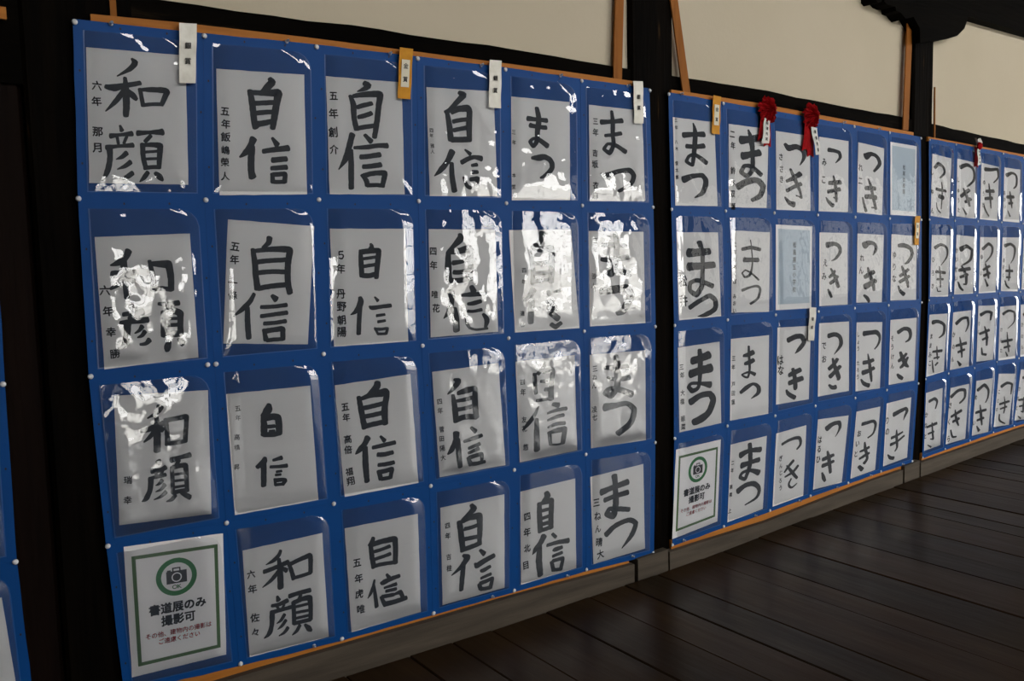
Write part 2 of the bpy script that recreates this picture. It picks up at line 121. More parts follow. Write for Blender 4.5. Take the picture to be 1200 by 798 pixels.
[[98,447,30,138,423,36,182,378,26],[119,521,24,160,487,38,197,421,24],[113,354,26,143,424,40,176,494,40,208,525,20],[88,587,20,114,617,36,145,643,34]]],"n":["そうけん",23,191,32,488,64.0]},
"2_5_3":{"q":[3.4037,0.5434,3.6196,0.5486,3.5928,0.2545,3.384,0.2443],"s":[271,654],"c":[[[85,138,46,145,120,42,213,107,32,231,137,30,213,182,24,197,227,5]],
[[75,381,30,131,374,26,199,354,18],[69,449,32,136,441,26,219,400,20],[127,312,12,132,389,26,145,494,22,123,536,14],[44,547,12,72,587,30,113,607,34]]],"n":["りの",19,183,26,297,80.0]},
"3_0_0":{"q":[3.7632,1.7223,3.9428,1.7081,3.9357,1.4124,3.7606,1.4254],"s":[178,572],"c":[[[24,124,24,57,78,30,103,101,22,115,153,18,76,206,16]],
[[45,317,26,137,318,24],[77,375,40,114,384,36],[93,242,8,101,330,14,97,494,10],[49,441,6,61,500,12,93,531,10]]],"n":["しゅん",2,163,16,518,60.0]},
"3_1_0":{"q":[3.9991,1.7108,4.1832,1.6981,4.1937,1.4145,4.0042,1.4252],"s":[175,532],"c":[[[30,74,34,96,39,30,154,72,22,160,163,20,99,240,16]],
[[40,340,30,115,268,32],[81,388,26,131,350,30],[59,263,12,100,345,28,122,421,18],[57,446,8,93,500,20]]],"n":["しゅうた",12,192,22,475,50.0]},
"3_2_0":{"q":[4.2487,1.7011,4.4363,1.6874,4.4376,1.4053,4.2486,1.4128],"s":[165,515],"c":[[[33,51,34,93,42,28,150,24,24,158,99,14,118,158,12]],
[[49,251,26,120,238,30],[41,321,26,107,306,30],[72,177,8,85,275,18,99,403,10],[28,363,8,44,420,14,81,480,12]]],"n":["ゆうと",27,176,23,383,50.0]},
"3_3_0":{"q":[4.4957,1.6882,4.6776,1.6833,4.6865,1.3971,4.4974,1.4046],"s":[152,498],"c":[[[22,70,34,72,43,22,114,67,18,116,149,16,91,183,12]],
[[33,270,30,93,263,26],[49,328,24,84,319,20],[56,217,10,69,306,18,80,369,8],[41,397,8,63,449,14]]],"n":["あおい",7,234,11,361,44.0]},
"3_0_1":{"q":[3.773,1.3323,3.9505,1.3303,3.9436,1.0242,3.7714,1.0308],"s":[171,576],"c":[[[32,119,30,85,89,24,141,122,18,144,201,14,92,281,6]],
[[49,341,26,134,352,24],[61,412,20,116,412,20],[77,291,8,90,392,16,93,489,10],[58,484,6,69,525,10,100,525,8]]],"n":["ひろき",20,232,19,473,56.0]},
"3_1_1":{"q":[4.0093,1.3328,4.1971,1.3213,4.1945,1.0287,4.0033,1.0324],"s":[174,544],"c":[[[43,129,44,96,95,30,149,126,22,137,219,22,63,277,14]],
[[35,323,28,135,305,32],[47,386,24,116,361,26],[58,282,16,101,371,24,104,451,20,79,451,10],[29,430,14,50,480,20,79,510,16]]],"n":["かいせい",9,137,9,401,56.0]},
"3_2_1":{"q":[4.2543,1.32,4.44,1.3181,4.4394,1.0252,4.2565,1.0272],"s":[159,520],"c":[[[25,110,26,78,61,24,114,95,20,106,165,16,54,234,10]],
[[36,303,22,93,270,24],[42,358,24,97,335,24],[54,244,10,76,324,22,88,385,14],[53,389,10,80,456,20]]],"n":["ゆい",18,184,17,332,50.0]},
"3_3_1":{"q":[4.4974,1.3179,4.6951,1.3159,4.6918,1.0195,4.4991,1.0297],"s":[158,503],"c":[[[24,79,32,71,61,22,114,97,20,110,181,14,82,241,6]],
[[40,312,22,102,313,22],[47,373,18,82,372,18],[68,251,6,73,332,16,68,403,12],[33,404,10,49,449,16,77,474,12]]],"n":["あおと",16,212,16,353,44.0]},
"3_0_2":{"q":[3.7736,0.9421,3.946,0.9388,3.9235,0.6453,3.756,0.6346],"s":[170,563],"c":[[[33,73,38,82,69,28,142,109,24,142,190,22,102,224,12]],
[[49,344,20,137,353,26],[62,407,14,114,409,16],[85,301,8,91,373,14,100,426,12],[48,424,8,58,497,14,68,541,10],[82,478,16,102,458,18]]],"n":["ままみこ",26,202,25,448,56.0]},
"3_1_2":{"q":[4.0009,0.9412,4.1841,0.9423,4.1756,0.6494,3.9846,0.6482],"s":[174,531],"c":[[[34,108,32,85,69,26,139,66,22,150,134,18,127,198,8]],
[[42,315,22,138,305,28],[65,378,22,125,363,22],[73,240,8,93,338,20,103,433,12],[63,460,10,92,504,26]]],"n":["かのん",16,206,19,433,52.0]},
"3_2_2":{"q":[4.2607,0.9606,4.4489,0.9557,4.4362,0.6614,4.257,0.6657],"s":[158,516],"c":[[[23,84,30,76,58,24,121,70,24,115,138,14]],
[[20,259,22,106,231,26],[48,316,20,97,296,22],[62,193,10,86,280,22,90,372,16],[43,392,12,51,450,18,89,460,22]]],"n":["りく",10,165,5,242,40.0]},
"3_3_2":{"q":[4.4989,0.9445,4.6899,0.9436,4.6927,0.6462,4.4971,0.6514],"s":[156,500],"c":[[[29,71,26,81,44,20,133,64,16,136,150,12,77,210,5]],
[[26,328,24,121,320,22],[48,385,20,102,377,20],[71,244,6,81,335,16,94,431,10],[64,427,8,80,468,16]]],"n":["けんた",17,218,23,407,44.0]},
"3_0_3":{"q":[3.7567,0.5539,3.9144,0.5623,3.9072,0.2698,3.7511,0.2632],"s":[154,512],"c":[[[31,83,26,78,72,24,105,105,18,92,165,12]],
[[19,307,20,108,301,26],[31,371,16,84,368,18],[65,282,10,74,385,16,81,433,16,54,424,8],[30,471,8,63,498,14]]],"n":["かなと",9,195,6,383,50.0]},
"3_1_3":{"q":[3.9926,0.5539,4.1822,0.5562,4.1577,0.2678,3.9595,0.2656],"s":[175,495],"c":[[[12,80,30,76,38,26,135,47,24,141,115,20,96,156,16]],
[[27,259,22,118,227,26],[47,308,24,102,293,24],[59,207,10,76,291,22,102,357,12],[33,378,12,53,441,16,89,452,14]]],"n":["さくら",8,154,19,451,60.0]},
"3_2_3":{"q":[4.2611,0.5629,4.4391,0.5602,4.408,0.2696,4.2282,0.2727],"s":[142,461],"c":[[[17,81,26,70,45,24,110,93,18,111,159,14,94,201,8]],
[[18,270,22,104,263,22],[34,338,18,90,330,20],[49,212,8,64,300,20,79,388,12],[34,387,8,58,432,22]]],"n":["めい",7,139,11,357,50.0]},
"3_3_3":{"q":[4.507,0.578,4.6934,0.5599,4.644,0.2765,4.4663,0.2889],"s":[133,444],"c":[[[30,109,24,76,79,22,119,93,16,118,177,8]],
[[31,257,18,110,237,18],[40,298,12,94,282,16],[64,194,6,78,276,12,74,337,10],[37,343,10,45,395,14,95,428,10]]],"n":["ことの",15,152,11,300,40.0]}}
EXTRA={"1_0_3":[0.0403,0.5844,0.2818,0.5681,0.2733,0.2413,0.04,0.2512],"2_0_3":[1.9781,0.5354,2.2306,0.5385,2.2112,0.2124,1.9557,0.1942],"2_2_1":[2.5635,1.3778,2.8069,1.3703,2.8077,1.0252,2.5679,1.029],"2_5_0":[3.3931,1.7573,3.6186,1.7489,3.6268,1.4209,3.4054,1.4265],"0_0_3":[-0.3252,0.5076,-0.2228,0.5243,-0.2054,0.2748,-0.327,0.2552]}
GRID={"1_0_0":[0.0086,1.8328],"1_1_0":[0.3026,1.8388],"1_2_0":[0.6032,1.8482],"1_3_0":[0.9123,1.853],"1_4_0":[1.2257,1.8554],"1_5_0":[1.5342,1.8516],"1_6_0":[1.8503,1.85],"1_0_1":[-0.0064,1.4261],"1_1_1":[0.2829,1.429],"1_2_1":[0.5913,1.436],"1_3_1":[0.9009,1.4383],"1_4_1":[1.2176,1.4382],"1_5_1":[1.532,1.4363],"1_6_1":[1.8659,1.4357],"1_0_2":[-0.0096,1.0093],"1_1_2":[0.286,1.0125],"1_2_2":[0.5836,1.0136],"1_3_2":[0.8967,1.0121],"1_4_2":[1.2164,1.0118],"1_5_2":[1.532,1.0123],"1_6_2":[1.8737,1.0062],"1_0_3":[0.003,0.5936],"1_1_3":[0.2938,0.5932],"1_2_3":[0.5967,0.5877],"1_3_3":[0.9089,0.5833],"1_4_3":[1.2285,0.581],"1_5_3":[1.5349,0.5854],"1_6_3":[1.8685,0.5784],"1_1_4":[0.3071,0.2001],"1_2_4":[0.6011,0.1857],"1_3_4":[0.9064,0.18],"1_4_4":[1.2143,0.175],"1_5_4":[1.5288,0.1725],"1_6_4":[1.8581,0.1592],"1_0_4":[0.0209,0.2159],"2_0_0":[1.9493,1.846],"2_1_0":[2.2397,1.8378],"2_4_0":[3.1068,1.8114],"2_5_0":[3.3813,1.8031],"2_6_0":[3.6541,1.7944],"2_0_1":[1.9611,1.4301],"2_1_1":[2.2557,1.4275],"2_2_1":[2.5556,1.4243],"2_3_1":[2.8465,1.4192],"2_4_1":[3.1221,1.4128],"2_5_1":[3.3986,1.4083],"2_6_1":[3.677,1.4049],"2_0_2":[1.9737,1.0039],"2_1_2":[2.2701,1.007],"2_2_2":[2.5706,1.0093],"2_3_2":[2.8586,1.0074],"2_4_2":[3.1277,1.0081],"2_5_2":[3.4055,1.0068],"2_6_2":[3.691,1.0061],"2_0_3":[1.972,0.5784],"2_1_3":[2.2726,0.5867],"2_2_3":[2.5719,0.5892],"2_3_3":[2.848,0.5975],"2_4_3":[3.1481,0.5982],"2_5_3":[3.4041,0.6073],"2_6_3":[3.6797,0.6095],"2_0_4":[1.9598,0.1677],"2_1_4":[2.249,0.1794],"2_2_4":[2.5389,0.1884],"2_3_4":[2.8171,0.2001],"2_4_4":[3.0986,0.2089],"2_5_4":[3.365,0.2181],"2_6_4":[3.644,0.2232],"2_2_0":[2.5254,1.8285],"2_3_0":[2.8127,1.8195],"3_0_0":[3.7313,1.7916],"3_1_0":[3.9808,1.7839],"3_2_0":[4.2165,1.7743],"3_3_0":[4.4745,1.7649],"3_4_0":[4.7102,1.7533],"3_0_1":[3.751,1.4059],"3_1_1":[3.9915,1.4022],"3_2_1":[4.2269,1.4007],"3_3_1":[4.4826,1.3973],"3_4_1":[4.7305,1.3922],"3_0_2":[3.7624,1.0132],"3_1_2":[3.9886,1.0164],"3_2_2":[4.2386,1.0159],"3_3_2":[4.4836,1.0163],"3_4_2":[4.7253,1.0156],"3_0_3":[3.7525,0.6241],"3_1_3":[3.9684,0.6313],"3_2_3":[4.2336,0.6337],"3_3_3":[4.4778,0.6451],"3_4_3":[4.7377,0.6432],"3_0_4":[3.7379,0.2274],"3_1_4":[3.9557,0.2375],"3_2_4":[4.2132,0.2448],"3_3_4":[4.4632,0.2543],"3_4_4":[4.7066,0.2577],"0_1_3":[-0.1884,0.5993],"0_1_4":[-0.1762,0.2321],"0_1_2":[-0.1845,1.0098],"0_1_1":[-0.1778,1.4239],"0_0_1":[-0.4828,1.4239],"0_0_2":[-0.4895,1.0098],"0_0_3":[-0.4934,0.5993],"0_0_4":[-0.4812,0.2321],"0_1_0":[-0.1778,1.8438999999999999],"0_0_0":[-0.4828,1.8438999999999999],"3_5_0":[4.9459,1.7417],"3_5_1":[4.9784,1.3871],"3_5_2":[4.967,1.0149],"3_5_3":[4.9976,0.6413],"3_5_4":[4.95,0.2611]}
LINES={"contact":[[0.7123,0.0853],[0.8183,0.0824],[1.1902,0.0788],[1.5613,0.0856],[1.7518,0.0855],[1.9245,0.0831],[2.5047,0.1064],[3.2539,0.1328],[3.5459,0.1367],[3.6852,0.1447],[4.7943,0.1796]],"silltop":[[0.3437,0.1787],[0.5913,0.1754],[0.896,0.1705],[1.1926,0.1674],[1.7397,0.1508],[1.9295,0.1546],[2.5042,0.1573],[3.2518,0.198],[3.528,0.205],[3.6979,0.2157],[4.7894,0.2442]],"silltopY0":[[0.3506,0.1736],[0.6004,0.1706],[0.9078,0.166],[1.2071,0.1633],[1.7589,0.1423],[1.9504,0.1445],[2.5303,0.1473],[3.2847,0.1883],[3.5633,0.1954],[3.7348,0.2062],[4.8362,0.2349]],"battop1":[[0.0455,1.8503],[0.2447,1.8584],[0.5759,1.865],[1.2524,1.8694],[1.4235,1.8702],[1.7725,1.8693]],"battop2":[[1.9643,1.8582],[2.4567,1.8517],[2.8391,1.8377],[3.5944,1.8132]],"battop3":[[3.7246,1.8016],[4.2158,1.785],[4.7192,1.7675]],"plaster":[[-0.023,1.9119],[0.2134,1.9208],[0.6039,1.9244],[0.7367,1.9298],[1.2978,1.932],[1.4732,1.9298],[1.7949,1.9255],[2.0188,1.9234],[2.5892,1.919],[3.062,1.9013],[3.5741,1.893],[3.8722,1.8779],[4.8522,1.8358]],"plasterY02":[[-0.0295,1.9008],[0.2028,1.9095],[0.5865,1.913],[0.717,1.9183],[1.2683,1.9205],[1.4407,1.9183],[1.7568,1.9141],[1.9768,1.912],[2.5372,1.9077],[3.0018,1.8903],[3.505,1.8821],[3.7979,1.8673],[4.7608,1.8259]],"upbeam":[[4.0811,2.404],[4.7185,2.3802]],"laths":[[1.7354,2.1408],[1.712,1.8748],[1.9783,2.1774],[2.0482,1.8595],[3.5487,2.3377],[3.5326,1.8313],[0.0961,1.8934],[0.0969,1.8466]],"post2":[[1.7772,2.1495],[1.9888,2.1814],[1.7738,1.8653],[1.9871,1.8738],[1.8922,0.9489],[1.9955,0.9412],[1.89,0.14],[1.9867,0.152]],"post3":[[3.5967,2.2301],[3.7747,2.2521],[3.6395,1.8399],[3.7877,1.8092],[3.7449,1.0216],[3.8169,1.0183],[3.7251,0.211],[3.7898,0.2008]],"post1":[[0.0123,1.8411],[-0.0012,1.4278],[-0.0055,1.0065],[0.0084,0.5845],[0.0461,0.2269],[-0.1735,0.2965],[-0.1857,0.5903],[-0.1808,1.0942]],"bracket":[[3.2278,2.3611],[3.4568,2.3127],[3.5357,2.3237],[3.7115,2.246],[3.9393,2.2907],[4.0192,2.3418],[4.0414,2.3939],[4.0363,2.4831]],"bracketpoly":[[3.1922,2.3995],[3.1967,2.3515],[3.2165,2.3398],[3.2403,2.3458],[3.2579,2.364],[3.2643,2.3535],[3.286,2.3435],[3.3199,2.3403],[3.354,2.3436],[3.3609,2.3262],[3.3987,2.3232],[3.4247,2.31],[3.4426,2.3024],[3.5067,2.3198],[3.5629,2.2776],[3.569,2.2135],[3.6781,2.2366],[3.8084,2.26],[3.901,2.2861],[3.9688,2.3295],[3.9996,2.3813],[4.0024,2.5278]],"tacks":[[0.0879,1.8327],[0.5172,1.8458],[0.8223,1.8501],[1.1347,1.8521],[1.4454,1.8534],[1.7456,1.8496],[2.0109,1.8465],[2.4512,1.8338],[2.7426,1.8265],[3.0242,1.8166],[3.2971,1.8086],[0.5173,0.1942],[1.4401,0.1753],[1.7488,0.1753],[1.1277,0.1812],[2.0184,0.177],[2.4444,0.1902],[2.7391,0.1971],[3.0164,0.2075],[3.2804,0.2179],[3.5548,0.2268]],"lbatten":[[-0.1366,1.839],[-0.1251,1.8406],[-0.1268,1.8149],[-0.1383,1.8133]]}
STRIPS={"silver_a":[0.2409,1.8536,0.283,1.8571,0.2716,1.7129,0.2321,1.7097],"gold_a":[0.8475,1.8685,0.8905,1.8689,0.8773,1.7271,0.8355,1.7261],"silver_b":[1.1578,1.869,1.2026,1.8713,1.1955,1.7271,1.1503,1.726],"silver_c":[1.7607,1.8654,1.807,1.8693,1.8087,1.7253,1.7638,1.723],"gold_b":[2.1711,1.8542,2.2145,1.8522,2.2079,1.7128,2.1645,1.713],"gold_c":[3.5969,1.4211,3.644,1.4219,3.6341,1.2841,3.5967,1.2866],"silver_d":[2.7818,1.031,2.8289,1.0262,2.8121,0.886,2.7695,0.8908],"ros_a":[2.4362,1.856,2.5422,1.8652,2.5432,1.7904,2.4369,1.7826],"ros_b":[2.7206,1.8532,2.8255,1.8618,2.8271,1.7886,2.7219,1.7813],"ros_c":[4.1431,1.8024,4.2068,1.8062,4.2092,1.7678,4.1454,1.7643],"rib_a":[2.4601,1.7923,2.4947,1.7816,2.4903,1.6949,2.4453,1.6956],"rib_b":[2.7622,1.7785,2.8034,1.7761,2.8293,1.6688,2.7967,1.6689],"rib_c":[4.1566,1.7649,4.1848,1.7647,4.1952,1.6882,4.1634,1.6831]}
random.seed(5)
# ---------------------------------------------------------------- materials
def mat(name, base, rough=.6, var=None, scale=8, stretch=(1, 1, 1), bump=0, bscale=None, metal=0, spec=.5, detail=6, bstretch=None, fleck=None):
    m = bpy.data.materials.new(name); m.use_nodes = True; t = m.node_tree; b = t.nodes['Principled BSDF']
    b.inputs['Roughness'].default_value = rough; b.inputs['Metallic'].default_value = metal
    b.inputs['Specular IOR Level'].default_value = spec
    b.inputs['Base Color'].default_value = (*base, 1)
    tc = t.nodes.new('ShaderNodeTexCoord')
    if var:
        mp = t.nodes.new('ShaderNodeMapping'); mp.inputs['Scale'].default_value = stretch
        n = t.nodes.new('ShaderNodeTexNoise'); n.inputs['Scale'].default_value = scale; n.inputs['Detail'].default_value = detail
        r = t.nodes.new('ShaderNodeValToRGB'); r.color_ramp.elements[0].position = .32; r.color_ramp.elements[1].position = .68
        r.color_ramp.elements[0].color = (*base, 1); r.color_ramp.elements[1].color = (*var, 1)
        if fleck:
            e = r.color_ramp.elements.new(.735); e.color = (*fleck, 1)
        t.links.new(tc.outputs['Object'], mp.inputs[0]); t.links.new(mp.outputs[0], n.inputs[0])
        t.links.new(n.outputs[0], r.inputs[0]); t.links.new(r.outputs[0], b.inputs['Base Color'])
    if bump:
        mp2 = t.nodes.new('ShaderNodeMapping'); mp2.inputs['Scale'].default_value = bstretch or stretch
        n2 = t.nodes.new('ShaderNodeTexNoise'); n2.inputs['Scale'].default_value = bscale or scale; n2.inputs['Detail'].default_value = 5
        bp = t.nodes.new('ShaderNodeBump'); bp.inputs['Strength'].default_value = 1; bp.inputs['Distance'].default_value = bump
        t.links.new(tc.outputs['Object'], mp2.inputs[0]); t.links.new(mp2.outputs[0], n2.inputs[0])
        t.links.new(n2.outputs[0], bp.inputs['Height']); t.links.new(bp.outputs[0], b.inputs['Normal'])
    return m

M = {}
M['post'] = mat('old_black_wood', (.0010, .0007, .0004), .7, (.0042, .0026, .0014), 3, (9, 9, .8), .003, 8, spec=.03, fleck=(.05, .026, .01))
M['beam'] = mat('smoked_beam_wood', (.0010, .0007, .0004), .75, (.0030, .0021, .0012), 3, (.8, 8, 9), .003, 8, spec=.03, fleck=(.016, .011, .006))
M['jamb'] = mat('dark_red_brown_wood', (.004, .0018, .0012), .6, (.008, .0036, .0022), 3, (9, 9, .8), .002, 8, spec=.05)
M['board'] = mat('wall_board', (.002, .0016, .0013), .8, spec=.1)
M['plaster'] = mat('cream_plaster', (.56, .49, .36), .9, (.61, .535, .405), 1.3, (1, 1, 1), .0006, 60)
M['sill'] = mat('weathered_grey_wood', (.046, .034, .022), .8, (.088, .068, .047), 4, (.7, 8, 9), .0015, 12)
M['batten'] = mat('orange_cedar_batten', (.40, .14, .022), .6, (.52, .195, .03), 6, (.6, 9, 12), .0004, 20, spec=.2)
M['lath'] = mat('orange_cedar_lath', (.25, .082, .010), .6, (.33, .115, .016), 6, (9, 9, .6), .0004, 20, spec=.15)
M['blue'] = mat('blue_plastic', (.0005, .056, .235), .5, (.001, .063, .262), 5, (1, 1, 1), .0015, 9, spec=.16)
M['seam'] = mat('blue_weld', (.012, .085, .30), .3)
M['hole'] = mat('punched_hole', (.004, .008, .03), .6)
M['paper'] = mat('calligraphy_paper', (.74, .735, .735), .85, (.78, .775, .775), 5, (1, 1, 1), .0016, 22, bstretch=(.35, 1, 1.6))
M['notice'] = mat('notice_paper', (.86, .85, .86), .7)
M['tint'] = mat('pale_blue_paper', (.50, .585, .66), .8, (.54, .62, .69), 9)
M['ink'] = mat('black_ink', (.007, .0065, .006), .6, (.020, .018, .015), 45, (1, 1, 1), spec=.3)
M['black'] = mat('printed_black', (.012, .012, .013), .5)
M['green'] = mat('printed_green', (.008, .16, .028), .6)
M['olive'] = mat('printed_olive_green', (.055, .13, .03), .6)
M['red'] = mat('printed_red', (.55, .012, .015), .6)
M['pin'] = mat('white_pin_plastic', (.75, .77, .8), .25)
M['clear'] = mat('clear_tack_plastic', (.55, .6, .7), .12)
M['silver'] = mat('silver_paper', (.58, .56, .49), .45, (.68, .66, .60), 40, (1, 1, 1), .0012, 60, metal=.25)
M['gold'] = mat('gold_paper', (.56, .23, .006), .5, (.66, .30, .012), 50, (1, 1, 1), .0008, 60, metal=.05, spec=.2)
M['cream'] = mat('cream_label', (.80, .74, .58), .7)
M['crimson'] = mat('crimson_crepe_paper', (.26, .002, .004), .8, (.36, .004, .007), 30, (1, 1, 1), .003, 90, spec=.1)
M['white'] = mat('white_ribbon', (.78, .76, .72), .6)
M['ceil'] = mat('dark_ceiling_boards', (.03, .022, .015), .7, (.05, .035, .024), 3, (1, 8, 8))
M['glow_screen'] = mat('added_glow_paper', (.7, .68, .62), .9)
_e = M['glow_screen'].node_tree.nodes['Principled BSDF']; _e.inputs['Emission Color'].default_value = (1, .96, .88, 1); _e.inputs['Emission Strength'].default_value = .55  # glow added so the film picks up pale haze and the panels brighten
M['dim'] = mat('dim_boarding', (.10, .085, .065), .8, (.14, .12, .09), 3, (8, 1, 1))
M['inner'] = mat('shaded_inner_plaster', (.50, .45, .37), .9, (.55, .50, .42), 2)
M['frame'] = mat('door_lattice_wood', (.03, .02, .013), .6)
M['bark'] = mat('garden_bark', (.04, .03, .022), .9, (.07, .05, .035), 12)
M['leaf'] = mat('garden_leaf', (.05, .11, .03), .6, (.10, .17, .05), 9)
M['gravel'] = mat('garden_gravel', (.66, .65, .62), .9, (.76, .75, .72), 30, (1, 1, 1), .01, 60)

def film_material(name, nsc, nd, dist):
    m = bpy.data.materials.new(name); m.use_nodes = True; t = m.node_tree; t.nodes.clear()
    N = t.nodes.new; L = t.links.new
    out = N('ShaderNodeOutputMaterial'); tr = N('ShaderNodeBsdfTransparent'); gl = N('ShaderNodeBsdfGlossy'); df = N('ShaderNodeBsdfDiffuse')
    tr.inputs[0].default_value = (1, 1, 1, 1); gl.inputs['Roughness'].default_value = .006; df.inputs[0].default_value = (.50, .66, .92, 1)
    fr = N('ShaderNodeFresnel'); fr.inputs[0].default_value = 1.5
    mu = N('ShaderNodeMath'); mu.operation = 'MULTIPLY'; mu.inputs[1].default_value = 1.9; mu.use_clamp = True
    tc = N('ShaderNodeTexCoord'); n = N('ShaderNodeTexNoise'); n.inputs['Scale'].default_value = nsc; n.inputs['Detail'].default_value = nd
    bp = N('ShaderNodeBump'); bp.inputs['Strength'].default_value = 1; bp.inputs['Distance'].default_value = dist
    m1 = N('ShaderNodeMixShader'); m1.inputs[0].default_value = .045  # bluish haze mixed into the film, standing in for pale reflected light
    m2 = N('ShaderNodeMixShader')
    L(tc.outputs['Object'], n.inputs[0]); L(n.outputs[0], bp.inputs['Height'])
    L(bp.outputs[0], gl.inputs['Normal']); L(bp.outputs[0], fr.inputs['Normal'])
    L(fr.outputs[0], mu.inputs[0]); L(mu.outputs[0], m2.inputs[0])
    L(tr.outputs[0], m1.inputs[1]); L(df.outputs[0], m1.inputs[2]); L(m1.outputs[0], m2.inputs[1]); L(gl.outputs[0], m2.inputs[2])
    L(m2.outputs[0], out.inputs[0]); return m
M['film'] = film_material('clear_film', 14, 1.5, .0007)
M['film_creased'] = film_material('creased_clear_film', 17, 1.2, .0034)

# ---------------------------------------------------------------- helpers
def mesh(name, v, f, m, parent=None, smooth=False, mats=None):
    me = bpy.data.meshes.new(name); me.from_pydata([tuple(p) for p in v], [], f)
    me.materials.append(M[m] if isinstance(m, str) else m)
    if smooth: me.polygons.foreach_set('use_smooth', [True] * len(me.polygons))
    me.update()
    o = bpy.data.objects.new(name, me); C.objects.link(o)
    if parent: o.parent = parent
    return o
def empty(name, loc=(0, 0, 0)):
    o = bpy.data.objects.new(name, None); C.objects.link(o); o.location = loc; o.empty_display_size = .05; return o
def tag(o, label, cat, group=None):
    o['label'] = label; o['category'] = cat
    if group: o['group'] = group
    return o
def struct(o, label=None):
    o['kind'] = 'structure'
    if label: o['label'] = label
    return o
def local(o, root):                                   # parts were built in world coordinates: keep them where they are
    o.parent = root; o.location = tuple(-c for c in root.location); return o
def box(x0, x1, y0, y1, z0, z1):
    v = [(x, y, z) for x in (x0, x1) for y in (y0, y1) for z in (z0, z1)]
    return v, [(0, 1, 3, 2), (4, 6, 7, 5), (0, 4, 5, 1), (2, 3, 7, 6), (0, 2, 6, 4), (1, 5, 7, 3)]
def merge(parts):
    V, F = [], []
    for v, f in parts:
        n = len(V); V += v; F += [tuple(i + n for i in t) for t in f]
    return V, F
def prism(poly, y0, y1):                              # poly: list of (x, z), anticlockwise or not; y0 is the front
    n = len(poly); v = [(x, y0, z) for x, z in poly] + [(x, y1, z) for x, z in poly]
    f = [tuple(range(n)), tuple(range(2 * n - 1, n - 1, -1))] + [(i, i + n, (i + 1) % n + n, (i + 1) % n) for i in range(n)]
    return v, f
def strip(top, bot, y0, y1):                          # long timber whose top and bottom edges are polylines [(x, z)]
    n = len(top); v = []
    for (a, b), (c, d) in zip(top, bot): v += [(a, y0, b), (a, y1, b), (c, y1, d), (c, y0, d)]
    f = [(0, 1, 2, 3), (4 * n - 1, 4 * n - 2, 4 * n - 3, 4 * n - 4)]
    for i in range(n - 1):
        for k in range(4): f.append((4 * i + k, 4 * i + (k + 1) % 4, 4 * i + 4 + (k + 1) % 4, 4 * i + 4 + k))
    return v, f
def interp(line, x):
    if x <= line[0][0]: return line[0][1]
    for (a, b), (c, d) in zip(line, line[1:]):
        if x <= c: return b + (d - b) * (x - a) / (c - a)
    return line[-1][1]
def hom(w, h, q):                                     # (u,v) in a w x h rectangle, v down, to wall x,z by the sheet's four corners
    x = [q[0], q[2], q[4], q[6]]; z = [q[1], q[3], q[5], q[7]]
    def fn(u, v):
        a, b = u / w, v / h
        return ((x[0] * (1 - a) + x[1] * a) * (1 - b) + (x[3] * (1 - a) + x[2] * a) * b, (z[0] * (1 - a) + z[1] * a) * (1 - b) + (z[3] * (1 - a) + z[2] * a) * b)
    return fn

# brush strokes: Catmull-Rom through (u, v, width) and a ribbon with rounded ends
def stroke(p, rnd):
    P = [(p[i], p[i + 1], p[i + 2]) for i in range(0, len(p), 3)]
    if len(P) == 1: P.append((P[0][0] + 1, P[0][1] + 1, P[0][2]))
    Q = []
    for i in range(len(P) - 1):
        a, b, c, d = P[max(i - 1, 0)], P[i], P[i + 1], P[min(i + 2, len(P) - 1)]
        # a sharp corner stays a corner
        def tan(s, m, e):
            v1 = Vector((m[0] - s[0], m[1] - s[1])); v2 = Vector((e[0] - m[0], e[1] - m[1]))
            k = .5
            if v1.length > 0 and v2.length > 0 and v1.angle(v2) > 1.05: k = .12
            return [(e[j] - s[j]) * k for j in range(3)]
        t0 = tan(a, b, c); t1 = tan(b, c, d)
        n = max(3, int(math.hypot(c[0] - b[0], c[1] - b[1]) / 7))
        for s in range(n):
            t = s / n; h = (2*t**3 - 3*t*t + 1, t**3 - 2*t*t + t, -2*t**3 + 3*t*t, t**3 - t*t)
            Q.append(tuple(h[0]*b[j] + h[1]*t0[j] + h[2]*c[j] + h[3]*t1[j] for j in range(3)))
    Q.append(P[-1])
    V, F = [], []
    seed = rnd.random() * 100
    L, R = [], []
    for i, q in enumerate(Q):
        a = Q[max(i - 1, 0)]; b = Q[min(i + 1, len(Q) - 1)]
        d = Vector((b[0] - a[0], b[1] - a[1]))
        if d.length < 1e-6: d = Vector((1, 0))
        d.normalize(); nrm = Vector((-d.y, d.x))
        w = max(q[2] * 1.13, 3) / 2
        w1 = w * (1 + .10 * noise.noise(Vector((i * .45, seed, 0)))); w2 = w * (1 + .10 * noise.noise(Vector((i * .45, seed, 7))))
        L.append((q[0] + nrm.x * w1, q[1] + nrm.y * w1)); R.append((q[0] - nrm.x * w2, q[1] - nrm.y * w2))
    n = len(Q); V = L + R
    F = [(i, i + 1, n + i + 1, n + i) for i in range(n - 1)]
    for e, (k, o) in enumerate(((0, 1), (n - 1, n - 2))):   # round ends, slightly slanted as a brush leaves them
        c = Vector(Q[k][:2]); d = c - Vector(Q[o][:2]); d.normalize() if d.length else None
        w = max(Q[k][2] * 1.13, 3) / 2; nr = Vector((-d.y, d.x)); base = len(V); m = 6
        for j in range(m + 1):
            an = -math.pi / 2 + math.pi * j / m
            V.append(tuple(c + nr * w * math.sin(an) + d * w * math.cos(an) * (.55 + .12 * math.sin(an) * (1 if e else -1))))
        F.append(tuple(range(base, base + m + 1)))
    return V, F

